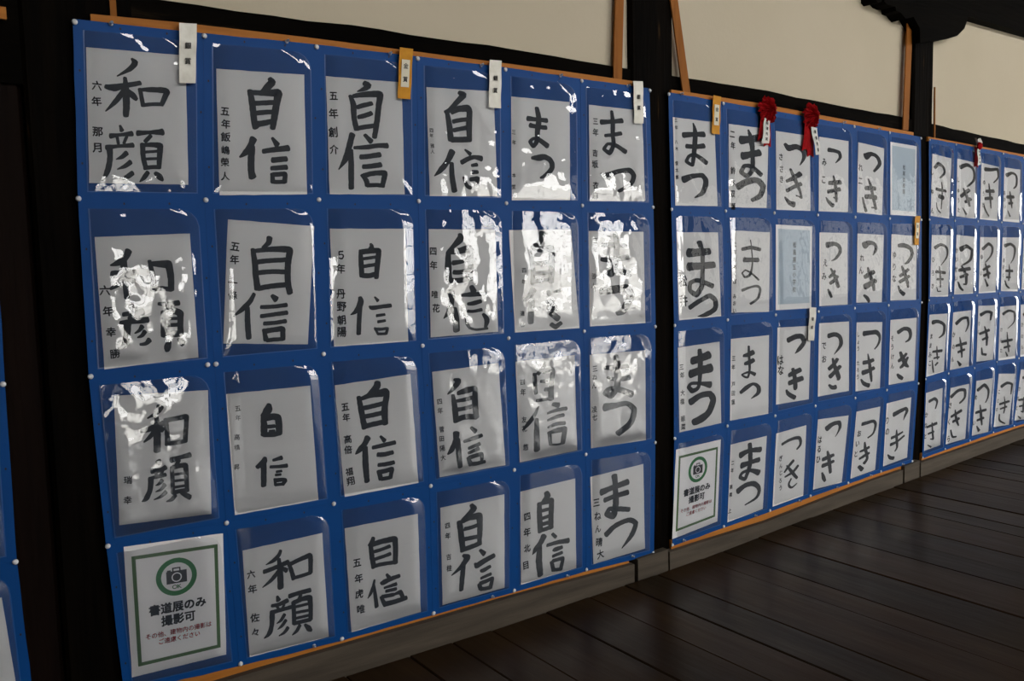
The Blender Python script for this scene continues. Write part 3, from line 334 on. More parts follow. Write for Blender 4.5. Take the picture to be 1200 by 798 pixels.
_gl = {}
def glyph(ch, bold=.012):
    k = (ch, bold)
    if k not in _gl:
        c = bpy.data.curves.new('t', 'FONT'); c.body = ch; c.resolution_u = 3
        o = bpy.data.objects.new('t', c); C.objects.link(o)
        dg = bpy.context.evaluated_depsgraph_get(); me = bpy.data.meshes.new_from_object(o.evaluated_get(dg))
        v = [(p.co.x, p.co.y) for p in me.vertices]; f = [tuple(p.vertices) for p in me.polygons]
        bpy.data.objects.remove(o); bpy.data.curves.remove(c); bpy.data.meshes.remove(me)
        if v:
            xs = [a[0] for a in v]; v = [(a - (min(xs) + max(xs)) / 2 if ord(ch) < 256 else a - .5, b - .38) for a, b in v]
        if v and bold > .003:                           # heavier hand: the same outline laid down again, a hair apart
            sh = [(bold, 0), (-bold, 0), (0, bold), (0, -bold)] if bold < .03 else [(bold, bold), (-bold, bold), (bold, -bold), (-bold, -bold), (0, 0)]
            n = len(v); f = [tuple(i + n * q for i in t) for q in range(len(sh)) for t in f]; v = [(a + p, b + r) for p, r in sh for a, b in v]
        _gl[k] = (v, f)
    return _gl[k]
def place_text(fn, s, u0, v0, u1, v1, gw, gh, y, bold=.012, jit=0, rnd=random):
    """characters centred on the line (u0,v0)-(u1,v1) of a sheet; gw, gh their size in sheet units"""
    parts = []; n = len(s)
    for i, ch in enumerate(s):
        if ch in ' \u3000': continue
        v, f = glyph(ch, bold); t = i / max(n - 1, 1)
        cu = u0 + (u1 - u0) * t + rnd.uniform(-jit, jit) * gw; cv = v0 + (v1 - v0) * t + rnd.uniform(-jit, jit) * gh
        r = rnd.uniform(-jit, jit) * 1.2; sc = 1 + rnd.uniform(-jit, jit)
        V = []
        for a, b in v:
            if jit:
                a += .035 * noise.noise(Vector((a * 3, b * 3, i * 5.3))); b += .035 * noise.noise(Vector((a * 3 + 9, b * 3, i * 3.1)))
            a2 = (a * math.cos(r) - b * math.sin(r)) * sc; b2 = (a * math.sin(r) + b * math.cos(r)) * sc
            X, Z = fn(cu + a2 * gw, cv - b2 * gh); V.append((X, y, Z))
        parts.append((V, f))
    return merge(parts)
def uv_mesh(fn, V, F, y): return [(fn(a, b)[0], y, fn(a, b)[1]) for a, b in V], F

# ---------------------------------------------------------------- the setting
LN = LINES
con = LN['contact']; sil = LN['silltop']
fz = lambda x: interp(con, x)
XL, XR = -2.6, 14.5
fl = struct(mesh('floor', *strip([(XL, fz(XL) - .03)] + [(a, b - .03) for a, b in con] + [(XR, fz(XR) - .03)], [(XL, fz(XL) - .06)] + [(a, b - .06) for a, b in con] + [(XR, fz(XR) - .06)], YB - .2, .1), 'board'), 'dark old floorboards laid square to the panelled wall')
wood_floor = []
for k in range(4):
    c = [(.019, .0102, .0042), (.013, .0074, .0033), (.023, .0122, .0050), (.016, .0096, .0044)][k]
    c2 = tuple(v * 1.7 for v in c)
    mm = mat('floorboard_wood_' + 'abcd'[k], c, .30, c2, 1.6 + k * .3, (3.5, .9, 3), .0035, 2, spec=.07, bstretch=(5, .7, 1), fleck=(.030, .019, .010))
    wood_floor.append(mm)
seams = [XL]
x = XL
for s_ in (-2.25, -1.9, -1.52, -1.17, -.83, -.46, -.12, .24, .60, .96, 1.33, 1.69, 2.10, 2.44, 2.80, 3.17, 3.45, 3.73, 4.05, 4.4, 4.75): seams.append(s_)
while seams[-1] < 9: seams.append(seams[-1] + random.uniform(.3, .38))
seams = sorted(seams + [(a + b) / 2 + random.uniform(-.05, .05) for a, b in zip(seams, seams[1:])])
for i in range(len(seams) - 1):
    a, b = seams[i] + .0013, seams[i + 1] - .0013
    cut = [-.02, random.uniform(-3.4, -2.6), YB - .15] if i % 2 else [-.02, random.uniform(-4.6, -3.9), YB - .15]
    for j in range(2):
        dz = random.uniform(-.0025, .0025); y1, y0 = cut[j] - .002, cut[j + 1] + .002
        za, zb = fz(a) + dz, fz(b) + dz; e = .003
        v = [(a, y0, za - .03), (a, y0, za - e), (a + e, y0, za), (b - e, y0, zb), (b, y0, zb - e), (b, y0, zb - .03)]
        v += [(p[0], y1, p[2]) for p in v]
        f = [(0, 1, 2, 3, 4, 5), (11, 10, 9, 8, 7, 6)] + [(q, q + 6, (q + 1) % 6 + 6, (q + 1) % 6) for q in range(6)]
        mesh('plank', v, f, wood_floor[random.randrange(4)], fl)
if seams[-1] < XR:
    mesh('plank', *box(seams[-1], XR, YB - .15, -.02, fz(XR) - .03, fz(XR)), wood_floor[1], fl)

PL = LN['plaster']
up_z = 2.40
P0, P1_ = .05, .12
# wall: dark boarding below the rail, plaster above it
wl = struct(mesh('wall_front', *strip([(XL, 1.9)] + [(a, b + .01) for a, b in PL] + [(XR, 1.84)], [(XL, fz(XL) - .05)] + [(a, fz(a) - .05) for a, b in PL] + [(XR, fz(XR) - .05)], .055, .12), 'board'), 'dark boarding behind the blue sleeves')
bays = [(-1.8, -.05), (.1, 1.86), (1.9, 3.68), (3.7, 5.44), (5.5, 7.3), (7.3, XR)]
for (a, b) in bays:
    xs = [a] + [p[0] for p in PL if a < p[0] < b] + [b]
    mesh('plaster_panel', *strip([(q, up_z + .05) for q in xs], [(q, interp(PL, q) - .02) for q in xs], .034, .12), 'plaster', wl)
# rail under the plaster
RT = LN['plasterY02']
rail = [(XL, 1.89)] + [tuple(p) for p in RT] + [(7, 1.80), (XR, 1.80)]
rng_ = random.Random(3); rl = []
for i in range(len(rail) - 1):
    (a, b), (c, d) = rail[i], rail[i + 1]; n = max(1, int((c - a) / .09))
    rl += [(a + (c - a) * k / n, b + (d - b) * k / n + rng_.uniform(-.0022, .0022)) for k in range(n)]
rl.append(rail[-1])
struct(mesh('trim_1', *strip(rl, [(a, b - .22) for a, b in rl], .02, .1), 'beam'), 'dark horizontal wooden rail under the plaster')
mesh('plaster_panel', *box(XL, XR, .035, .12, up_z + .28, 4.4), 'plaster', wl)
struct(mesh('trim_2', *box(XL, XR, -.02, .14, up_z, up_z + .3), 'beam'), 'heavy dark beam above the plaster')
def post(name, x0, x1, y0, y1, z0, z1, m, lab, xt=None):
    e = .008; xt = xt or (x0, x1)
    ring = lambda a, b: [(a, y1), (a, y0 + e), (a + e, y0), (b - e, y0), (b, y0 + e), (b, y1)]
    v = [(p[0], p[1], z0) for p in ring(x0, x1)] + [(p[0], p[1], z1) for p in ring(*xt)]
    f = [(5, 4, 3, 2, 1, 0), (6, 7, 8, 9, 10, 11)] + [(q, (q + 1) % 6, (q + 1) % 6 + 6, q + 6) for q in range(6)]
    return struct(mesh(name, v, f, m), lab)
post('trim_3', -.10, .14, .012, .12, .02, 2.6, 'post', 'broad dark post beside the near panel')
post('trim_4', -.30, -.104, .03, .12, .02, 2.6, 'jamb', 'dark red-brown door jamb beside the broad post')
post('trim_5', 1.79, 1.992, .012, .12, .145, 2.6, 'post', 'dark post between the near and the middle panel', (1.775, 1.985))
post('trim_6', 3.63, 3.80, .012, .12, .20, 2.6, 'post', 'dark post between the middle and the far panel', (3.60, 3.775))
for n_, xp in ((7, 5.45), (8, 7.27), (9, 9.1)): post('trim_%d' % n_, xp, xp + .19, .012, .12, .15, 2.6, 'post', 'dark post beyond the far panel')
# carved bracket on top of the post
struct(mesh('trim_10', *prism([tuple(p) for p in LN['bracketpoly']], -.035, .06), 'beam'), 'black carved bracket with a scalloped edge on the post')
# ground sill, in lengths between the post feet
def sill_piece(a, b, name='sill_board', m='sill', y0=-.02, dz=0):
    xs = [a] + [p[0] for p in con if a + .03 < p[0] < b - .03] + [p[0] for p in sil if a + .03 < p[0] < b - .03] + [b]; xs = sorted(set(xs))
    return mesh(name, *strip([(q, interp(sil, q) + dz) for q in xs], [(q, fz(q) - .02) for q in xs], y0, .05), m, bb)
bb = struct(empty('baseboard_front'), 'weathered grey-brown ground sill along the wall')
sill_piece(XL, -.32); sill_piece(-.315, .0, y0=-.015)
sill_piece(.004, 1.742); sill_piece(1.764, 1.92, 'sill_block', y0=-.016, dz=.012); sill_piece(1.925, 3.53); sill_piece(3.552, 3.688, 'sill_block', y0=-.016, dz=.012); sill_piece(3.692, 5.4); sill_piece(5.41, 9); sill_piece(9.01, XR)
# top board inside the wall bottom gap
mesh('sill_ledge', *strip([(q, interp(sil, q) + .03) for q in (0, 1, 1.75)], [(q, interp(sil, q) - .0) for q in (0, 1, 1.75)], .03, .056), 'post', bb)
# rest of the hall: ceiling, garden side with its doorways, two end walls
struct(mesh('ceiling', *box(XL, XR, YB - .2, .12, 4.4, 4.46), 'ceil'), 'dark boarded ceiling')
cb = bpy.data.objects['ceiling']
for k in range(10): mesh('ceiling_beam', *box(-1.2 + k * 1.8, -1.05 + k * 1.8, YB, .02, 4.28, 4.398), 'beam', cb)
struct(mesh('wall_left', *box(XL - .1, XL, YB - .2, .12, 0, 4.4), 'ceil'), 'dark boarded end wall')
struct(mesh('wall_right', *merge([box(XR, XR + .1, YB - .2, -3.0, 0, 4.4), box(XR, XR + .1, -1.3, .12, 0, 4.4), box(XR, XR + .1, -3.0, -1.3, 2.1, 4.4)]), 'inner'), 'plastered far end wall with a wide open doorway')
pt = lambda a, b: None
ps = []; xs = [XL] + [q for o_ in OPEN for q in o_[:2]] + [XR]
for i in range(0, len(xs) - 1):
    if i % 2 == 0: ps.append(box(xs[i], xs[i + 1], YB, YB + .1, 0, 3.6))
    else:
        o_ = OPEN[i // 2]; ps.append(box(xs[i], xs[i + 1], YB, YB + .1, o_[3], 3.6)); ps.append(box(xs[i], xs[i + 1], YB, YB + .1, 0, o_[2]))
ps.append(box(XL, XR, YB, YB + .1, 4.25, 4.4)); ps.append(box(XL, -1.0, YB, YB + .1, 3.6, 4.25)); ps.append(box(13, XR, YB, YB + .1, 3.6, 4.25))  # high strip left open, added to let more daylight onto the panels
ps += [box(k, k + .08, YB, YB + .1, 3.6, 4.25) for k in (.8, 2.6, 4.4, 6.2, 8, 9.8, 11.6)]
wb_ = struct(mesh('wall_back', *merge(ps), 'dim'), 'boarded garden side of the hall with open doorways')
sh = struct(empty('window_3'), 'added row of glowing screens on the unseen garden side')  # unseen glowing screens, added to lighten the middle and far panels
k = 7.95
while k < XR - 1:
    mesh('glow_screen_paper', *box(k + .04, k + .86, YB + .105, YB + .108, .55, 2.35), 'glow_screen', sh)
    mesh('glow_screen_lattice', *merge([box(k, k + .04, YB + .1, YB + .13, .15, 2.4)] + [box(k + .04 + j * .205, k + .05 + j * .205, YB + .109, YB + .12, .55, 2.35) for j in range(1, 4)] + [box(k, k + .9, YB + .109, YB + .12, .55 + j * .3, .56 + j * .3) for j in range(7)]), 'frame', sh)
    k += .9
for n_, (a, b, c, d) in enumerate(OPEN):
    r = struct(empty('window_%d' % (n_ + 1)), 'open lattice bay to the garden')
    for q in (box(a, a + .05, YB - .02, YB + .12, c, d), box(b - .05, b, YB - .02, YB + .12, c, d), box(a, b, YB - .02, YB + .12, c, c + .05), box(a, b, YB - .02, YB + .12, d - .05, d)): mesh('window_frame', *q, 'frame', r)
    k = a + .26
    while k < b - .12: mesh('lattice_bar', *box(k - .014, k + .014, YB + .03, YB + .05, c + .05, d - .05), 'frame', r); k += .26
    k = c + .3
    while k < d - .15: mesh('lattice_bar', *box(a + .05, b - .05, YB + .035, YB + .045, k - .011, k + .011), 'frame', r); k += .30

# garden
struct(mesh('ground', *box(-12, 30, -30, YB - .2, -.25, -.2), 'gravel'), 'pale garden gravel outside the doorways')
def tube(path, r0, r1, n=6):
    V, F = [], []
    for i, p in enumerate(path):
        p = Vector(p); d = (Vector(path[min(i + 1, len(path) - 1)]) - Vector(path[max(i - 1, 0)])).normalized()
        a = d.cross(Vector((.3, .9, .1))).normalized(); b = d.cross(a); r = r0 + (r1 - r0) * i / (len(path) - 1)
        V += [tuple(p + (a * math.cos(t * 2 * math.pi / n) + b * math.sin(t * 2 * math.pi / n)) * r) for t in range(n)]
    for i in range(len(path) - 1): F += [(i * n + k, i * n + (k + 1) % n, (i + 1) * n + (k + 1) % n, (i + 1) * n + k) for k in range(n)]
    return V, F
def garden_tree(x, y, lab, seed):
    rg = random.Random(seed); root = tag(empty('garden_tree', (x, y, -.2)), lab, 'tree', 'trees in the garden')
    tr = [(x + rg.uniform(-.1, .1) * k, y + rg.uniform(-.1, .1) * k, -.2 + k * .55) for k in range(8)]
    local(mesh('trunk', *tube(tr, .09, .04), 'bark'), root)
    for k in range(16):
        z = rg.uniform(.6, 3.2); a = rg.uniform(0, 6.28); L = rg.uniform(.7, 1.5); p = Vector((x, y, z)); path = [p]; d = Vector((math.cos(a), math.sin(a) * .5, rg.uniform(.1, .6)))
        for j in range(5): d += Vector((rg.uniform(-.5, .5), rg.uniform(-.3, .3), rg.uniform(-.3, .3))); p = p + d.normalized() * L / 5; path.append(p)
        parts = [tube(path, .022, .007, 5)]
        for j in range(2, 5): parts.append(tube([path[j], path[j] + Vector((rg.uniform(-.3, .3), rg.uniform(-.2, .2), rg.uniform(.05, .35)))], .008, .003, 4))
        local(mesh('branch', *merge(parts), 'bark'), root)
garden_tree(5.2, -8.4, 'bare garden tree outside the wide doorway, nearer the broad post', 1)
garden_tree(6.9, -9.2, 'bare garden tree outside the wide doorway, farther along the hall', 2)
garden_tree(1.1, -8.6, 'bare garden tree outside the small low window', 3)

# ---------------------------------------------------------------- battens and hanging laths
ordn = ['top', 'second', 'third', 'bottom']; ordc = ['first', 'second', 'third', 'fourth', 'fifth', 'sixth']
pname = {0: 'cut-off panel', 1: 'near panel', 2: 'middle panel', 3: 'far panel'}
def bat(line, h, y0, y1, lab, m='batten'):
    return tag(mesh('wooden_batten', *strip([(a, b) for a, b in line], [(a, b - h) for a, b in line], y0, y1), m), lab, 'batten', 'orange battens carrying the sleeves')
bat(LN['battop1'], .026, .0015, .0115, 'orange wooden batten along the top of the near panel')
bat(LN['battop2'], .026, .0015, .0115, 'orange wooden batten along the top of the middle panel')
bat(LN['battop3'] + [[5.36, 1.748]], .02, .0015, .0115, 'orange wooden batten along the top of the far panel')
s0 = LN['silltopY0']
lowb = lambda a, b: [(a, interp(s0, a) + .045)] + [(p[0], p[1] + .045) for p in s0 if a < p[0] < b] + [(b, interp(s0, b) + .045)]
bat(lowb(.02, 1.735), .045, .0015, .0115, 'orange wooden batten under the near panel')
bat(lowb(1.955, 3.555), .045, .0015, .0115, 'orange wooden batten under the middle panel')
bat(lowb(3.735, 4.85) + [(5.36, .288)], .045, .0015, .0115, 'orange wooden batten under the far panel')
lb = LN['lbatten']; bat([(-1.2, 1.84), (lb[1][0], lb[1][1])], .026, .0015, .0115, 'short end of orange batten beside the broad dark post')
def lath(x0, z0, x1, z1, w, lab, w1=None, y=.0125):
    w1 = w1 or w
    return tag(mesh('hanging_lath', *prism([(x0 - w / 2, z0), (x0 + w / 2, z0), (x1 + w1 / 2, z1), (x1 - w1 / 2, z1)], y, y + .006), 'lath'), lab, 'lath', 'laths holding up the battens')
la = LN['laths']
lath(la[1][0], 1.86, la[0][0] + .004, 2.42, .040, 'orange lath on the near panel side of the first narrow post', .036)
lath(la[3][0], 1.85, la[2][0] - .045, 2.42, .040, 'slanting orange lath just past the first narrow post', .038, .003)
lath(la[5][0], 1.82, 3.555, 2.42, .046, 'orange lath before the carved black bracket', .046, .0055)
lath(la[7][0], 1.84, .094, 2.42, .014, 'orange lath above the near panel corner beside the broad post', .014, .0055)
lath(3.792, 1.80, 3.783, 2.04, .009, 'thin orange lath past the post with the carved bracket', .006, .004)

# ---------------------------------------------------------------- blue sleeves
def cell(p, c, r):
    g = lambda a, b: GRID['%d_%d_%d' % (p, a, b)]
    a, b, d, e = g(c, r), g(c + 1, r), g(c + 1, r + 1), g(c, r + 1)
    return [a[0], a[1], b[0], b[1], d[0], d[1], e[0], e[1]]
WAVE = {(1, 4, 1): 1.35, (1, 5, 1): 1.5, (1, 4, 2): 1.15, (1, 5, 2): 1.2, (1, 3, 1): 1.2, (1, 3, 2): .9, (1, 3, 0): .8, (1, 4, 0): 1.0, (1, 5, 0): .9, (1, 0, 0): .8, (1, 0, 1): 1.1, (1, 0, 2): 1.2, (1, 2, 1): .22, (2, 0, 0): .7, (3, 0, 0): 1.2, (3, 0, 3): 1.2}
TILT = {(1, 4, 2): (0, -.011), (1, 5, 2): (0, -.012), (1, 0, 2): (0, -.010), (1, 3, 2): (0, -.005), (1, 0, 1): (0, -.004)}
hole_me = bpy.data.meshes.new('punch_hole')
hv = [(.0022 * math.cos(t * math.pi / 4), 0, .003 * math.sin(t * math.pi / 4)) for t in range(8)]
hole_me.from_pydata(hv + [(a, .0012, b) for a, _, b in hv], [], [tuple(range(7, -1, -1))] + [(i, (i + 1) % 8, (i + 1) % 8 + 8, i + 8) for i in range(8)]); hole_me.materials.append(M['hole'])
def sleeve(p, c, r):
    q = cell(p, c, r); fn = hom(1, 1, q); yb = -.0006 * (c % 2) - .0012 * (r % 2)
    W_, H_ = abs(q[2] - q[0]), abs(q[1] - q[7])
    place = '%s, %s row, %s column' % (pname[p], ordn[r], ordc[c])
    root = tag(empty('plastic_sleeve', (q[6], yb, q[7])), 'blue plastic sleeve with a clear pocket, ' + place, 'sleeve', 'blue sleeves of the ' + pname[p])
    # backing: slightly irregular outline, 4 mm lap over the neighbours
    l = .0045
    n = 6; out = []
    cs = [(-l, -l * .6), (1 + l, -l * .6), (1 + l, 1 + l * .9), (-l, 1 + l * .9)]
    rg = random.Random(p * 100 + c * 10 + r)
    for k in range(4):
        a, b = cs[k], cs[(k + 1) % 4]
        for j in range(n):
            t = j / n; m_ = math.sin(math.pi * t) * rg.uniform(-.0035, .0035)
            out.append(fn(a[0] + (b[0] - a[0]) * t + m_ * (k % 2), a[1] + (b[1] - a[1]) * t + m_ * (1 - k % 2)))
    local(mesh('backing_sheet', *prism(out, yb, yb + .0006), 'blue'), root)
    u0, u1, v0, v1 = .075, .93, .055, .955
    asp = W_ / H_; rad = .16
    def edge(v):                                       # right edge, with the big rounded corner at the top
        d = (v - v0) / asp
        return u1 - (rad - math.sqrt(max(rad * rad - (rad - d) ** 2, 0))) if d < rad else u1
    sd = p * 37.1 + c * 5.7 + r * 11.3
    amp = WAVE.get((p, c, r), .28 if p == 1 else (.3 if p == 2 else .7)) * .0026
    tx, tz = TILT.get((p, c, r), (rg.uniform(-.002, .002), rg.uniform(-.002, .002)))
    yf = yb - (.0036 if p == 2 else .0052) - abs(tz) * .5
    nu, nv = 26, 34; V, F = [], []
    for j in range(nv + 1):
        v = v0 + (v1 - v0) * (j / nv) ** 1.0; ue = edge(v)
        for i in range(nu + 1):
            u = u0 + (ue - u0) * i / nu; X, Z = fn(u, v)
            e = min((u - u0) / .12, (ue - u) / .12, (v1 - v) / .1, 1); e = max(e, 0); e = e * e * (3 - 2 * e)
            a = noise.noise(Vector((X * 9 + sd, Z * 7, sd))) + .36 * noise.noise(Vector((X * 20, Z * 15 + sd, 3 + sd))) + .08 * noise.noise(Vector((X * 44, Z * 36 + sd, 9)))
            a += .25 * noise.noise(Vector((X * 30 + Z * 16, Z * 4 - X * 8, sd)))
            y = yf + (1 - e) * (.0026 if p == 2 else .0042) + (tx * (u - .5) + tz * (v - .5)) * e + amp * a * (.25 + .75 * e)
            V.append((X, min(y, yb - (.0024 if p == 2 else .0030) if e > .15 else yb - .0007), Z))
    F = [(j * (nu + 1) + i, (j + 1) * (nu + 1) + i, (j + 1) * (nu + 1) + i + 1, j * (nu + 1) + i + 1) for j in range(nv) for i in range(nu)]
    local(mesh('clear_pocket', V, F, 'film_creased' if WAVE.get((p, c, r), 0) >= .8 else 'film', smooth=True), root)
    # welded rim round the pocket
    o2, i2 = [], []
    t_ = .010
    for j in range(13):
        v = v0 + (v1 - v0) * (j / 12) ** 2 * 1.0; o2.append((edge(v) + t_, v)); i2.append((edge(v), v))
    o2.append((u1 + t_, v1 + t_ * .7)); i2.append((u1, v1)); o2.append((u0 - t_, v1 + t_ * .7)); i2.append((u0, v1)); o2.append((u0 - t_, v0)); i2.append((u0, v0))
    Vs = [(*fn(*a), 0) for a in o2] + [(*fn(*a), 0) for a in i2]; k = len(o2)
    Vs = [(a, yb - .0009, b) for a, b, _ in Vs]
    local(mesh('weld_seam', Vs, [(a, a + 1, a + 1 + k, a + k) for a in range(k - 1)], 'seam'), root)
    for (a, b) in ((.34, .026), (.70, .024), (.035, .28), (.035, .80), (.972, .47)):
        X, Z = fn(a, b); h = bpy.data.objects.new('punch_hole', hole_me); C.objects.link(h); h.location = (X - root.location.x, -.0006, Z - root.location.z); h.parent = root
    return yb
YB_ = {}
cells = [(1, c, r) for c in range(6) for r in range(4)] + [(2, c, r) for c in range(6) for r in range(4)] + [(3, c, r) for c in range(5) for r in range(4)] + [(0, 0, r) for r in range(1, 4)]
for (p, c, r) in cells: YB_[(p, c, r)] = sleeve(p, c, r)

# ---------------------------------------------------------------- the sheets inside
words = {'wakao': 'two brushed kanji of the wagan phrase', 'jishin': 'two brushed kanji of the jishin phrase', 'matsu': 'brushed kana matsu', 'tsuki': 'brushed kana tsuki'}
def paper(name, q, yb, m):
    n = 8; V, F = [], []
    fn = hom(1, 1, q); sd = q[0] * 7
    for j in range(n + 1):
        for i in range(n + 1):
            du = (.004 * noise.noise(Vector((j * .8, sd, 1))) if i in (0, n) else 0); dv = (.003 * noise.noise(Vector((i * .8, sd, 5))) if j in (0, n) else 0)
            X, Z = fn(i / n + du, j / n + dv); V.append((X, yb - .0016, Z))
    k = len(V)
    F = [(j * (n + 1) + i, (j + 1) * (n + 1) + i, (j + 1) * (n + 1) + i + 1, j * (n + 1) + i + 1) for j in range(n) for i in range(n)]
    V += [(a, b + .0004, c) for a, b, c in V]; F += [tuple(t + k for t in reversed(f)) for f in F]
    rim = [i for i in range(n)] + [n + (n + 1) * j for j in range(n)] + [k - 1 - i for i in range(n)] + [(n + 1) * (n - j) for j in range(n)]
    F += [(rim[i], rim[(i + 1) % len(rim)], rim[(i + 1) % len(rim)] + k, rim[i] + k) for i in range(len(rim))]
    o = mesh(name, V, F, m); return o
def sheet(key, d, q=None):
    p, c, r = map(int, key.split('_')); q = q or d['q']; yb = YB_[(p, c, r)]
    w_, h_ = d['s']; fn = hom(w_, h_, q); rnd = random.Random(key)
    kind = 'wakao' if (c == 0 and p == 1) or key == '1_1_3' else 'jishin' if p == 1 and key not in ('1_4_0', '1_5_0', '1_5_1', '1_5_2', '1_5_3') else 'matsu' if p == 1 or (p == 2 and c < 2) else 'tsuki'
    desc = {'wakao': 'two bold kanji, the lower one intricate,', 'jishin': 'a boxy kanji above a split one', 'matsu': 'two looping bold kana', 'tsuki': 'a hooked kana above a crossed one'}[kind]
    o = paper('calligraphy_sheet', q, yb, 'paper')
    tag(o, 'paper with %s, %s, %s row, %s column' % (desc.rstrip(','), pname[p], ordn[r], ordc[c]), 'calligraphy', 'calligraphy sheets of the ' + pname[p])
    for st in d['c']:
        k = 0; parts = []
        for s in st:
            V, F = stroke(s, rnd); parts.append(uv_mesh(fn, V, F, yb - .00190 - .00002 * k)); k += 1
        if kind in ('wakao', 'jishin') or p == 1 or len(d['c']) == 2:
            mesh('brush_character', *merge(parts), 'ink', o)
    if d['n']:
        s, a, b, a2, b2, sz = d['n']; Hw = abs(q[1] - q[7]); Ww = abs(q[2] - q[0])
        gh = sz; gw = sz * (Hw / h_) * (w_ / Ww)
        gw = min(gw, gh * 1.15 if p < 3 else gh)
        mesh('signature', *place_text(fn, s, a, b, a2, b2, gw, gh, yb - .0020, (.029 if sz >= 50 else .022) if p == 1 else .029, .07, rnd), 'ink', o)
    return o
for k, d in SHEETS.items(): sheet(k, d)
# fifth column of the far panel, mostly beyond the frame
for r, src in enumerate(('3_1_0', '3_2_1', '3_1_2', '3_0_3')):
    A = cell(3, 3, r); B = cell(3, 4, r); q = SHEETS['3_3_%d' % r]['q']
    sheet('3_4_%d' % r, SHEETS[src], [q[i] + B[i] - A[i] for i in range(8)])
o = paper('calligraphy_sheet', EXTRA['0_0_3'], YB_[(0, 0, 3)], 'paper'); tag(o, 'blank edge of a paper in the sleeve cut off beside the broad post', 'calligraphy')

def notice(q, yb, lab):
    o = paper('photography_notice', q, yb, 'notice'); tag(o, lab, 'notice', 'notices saying the exhibits may be photographed')
    W0, H0 = 210, 297; fn = hom(W0, H0, q); y = yb - .0020
    def fr(a, b, c, d, t, name, m, yy):
        V = [(a, b), (c, b), (c, d), (a, d), (a + t, b + t), (c - t, b + t), (c - t, d - t), (a + t, d - t)]
        return mesh(name, *uv_mesh(fn, V, [(i, (i + 1) % 4, (i + 1) % 4 + 4, i + 4) for i in range(4)], yy), m, o)
    fr(14, 24, 197, 276, 8, 'green_frame', 'olive', y)
    cu, cv = 105, 86; n = 40
    ring = lambda a, b, R: [(a + R * math.cos(t * 2 * math.pi / n), b + R * math.sin(t * 2 * math.pi / n)) for t in range(n)]
    def ann(a, b, R, r_, name, m, yy, par): return mesh(name, *uv_mesh(fn, ring(a, b, R) + ring(a, b, r_), [(i, (i + 1) % n, (i + 1) % n + n, i + n) for i in range(n)], yy), m, par)
    ann(cu, cv, 44, 33, 'green_ring', 'green', y, o)
    V, F = [], []
    def rc(a, b, c, d):
        k = len(V); V.extend([(a, b), (c, b), (c, d), (a, d)]); F.append((k, k + 1, k + 2, k + 3))
    rc(cu - 22, cv - 14, cu + 22, cv + 15); rc(cu - 9, cv - 22, cu + 9, cv - 19); rc(cu - 9, cv - 19, cu - 6, cv - 14); rc(cu + 6, cv - 19, cu + 9, cv - 14); rc(cu - 20, cv - 17, cu - 12, cv - 14)
    ic = mesh('camera_icon', *uv_mesh(fn, V, F, y), 'black', o)
    ann(cu, cv + 1, 11, 8.6, 'lens_ring', 'notice', y - .0002, ic)
    def line_(name, s, v, gw, m, bold, cx=105, extra=None, sq=1.0):
        n = len(s); half = (n - 1) * gw / 2 * sq
        return mesh(name, *place_text(fn, s, cx - half, v, cx + half, v, gw, gw * 1.02, y, bold), m, o)
    mesh('ok_lettering', *place_text(fn, 'OK', cu - 5, cv + 22.5, cu + 5.5, cv + 22.5, 14.5, 13.5, y, .022), 'green', o)
    line_('black_lettering', '書道展のみ', 155, 25, 'black', .035); line_('black_lettering', '撮影可', 184, 25, 'black', .035)
    line_('red_lettering', 'その他、建物内の撮影は', 213, 13.3, 'red', .02); line_('red_lettering', 'ご遠慮ください', 230, 13.3, 'red', .02)
    return o
notice(EXTRA['1_0_3'], YB_[(1, 0, 3)], 'white notice with a green camera emblem, at the foot of the near panel')
notice(EXTRA['2_0_3'], YB_[(2, 0, 3)], 'white notice with a green camera emblem, at the foot of the middle panel')
def title_sheet(key, txt, v0, v1, g, lab, m):
    p, c, r = map(int, key.split('_')); q = EXTRA[key]; yb = YB_[(p, c, r)]; fn = hom(240, 334, q)
    o = paper('school_name_sheet', q, yb, 'notice'); tag(o, lab, 'title sheet')
    mesh('tinted_field', *uv_mesh(fn, [(14, 16), (226, 16), (226, 312), (14, 312)], [(0, 1, 2, 3)], yb - .0019), m, o)
    mesh('black_lettering', *place_text(fn, txt, 122, v0, 120, v1, g, g, yb - .0022, .01), 'black', o)
title_sheet('2_2_1', '松島第五小学校', 76, 255, 24, 'pale blue title sheet with a column of seven characters, middle panel', 'tint')
title_sheet('2_5_0', '松尾幼稚園', 108, 222, 24, 'pale blue title sheet with five characters in the middle panel corner', 'tint')

# ---------------------------------------------------------------- pins and tacks
def dome(r, h, n=12, rings=3):
    V = []; F = []
    for j in range(rings):
        a = j / rings * math.pi / 2; V += [(r * math.cos(a) * math.cos(t * 2 * math.pi / n), -h * math.sin(a), r * math.cos(a) * math.sin(t * 2 * math.pi / n)) for t in range(n)]
    V.append((0, -h, 0))
    for j in range(rings - 1): F += [(j * n + t, j * n + (t + 1) % n, (j + 1) * n + (t + 1) % n, (j + 1) * n + t) for t in range(n)]
    F += [((rings - 1) * n + t, (rings - 1) * n + (t + 1) % n, len(V) - 1) for t in range(n)]
    V.append((0, 0, 0)); F += [((t + 1) % n, t, len(V) - 1) for t in range(n)]
    return V, F
pin0 = None
rowl = ['top', 'second', 'third', 'fourth', 'bottom']; coll = ['first', 'second', 'third', 'fourth', 'fifth', 'sixth', 'seventh']
def pin(x, z, lab, grp, sc=1, y=-.0021):
    global pin0
    if pin0 is None: pin0 = mesh('push_pin', *dome(.0068, .0042), 'pin', smooth=True); o = pin0
    else: o = pin0.copy(); C.objects.link(o)
    o.location = (x, y, z); o.scale = (sc, 1, sc); tag(o, lab, 'pin', grp)
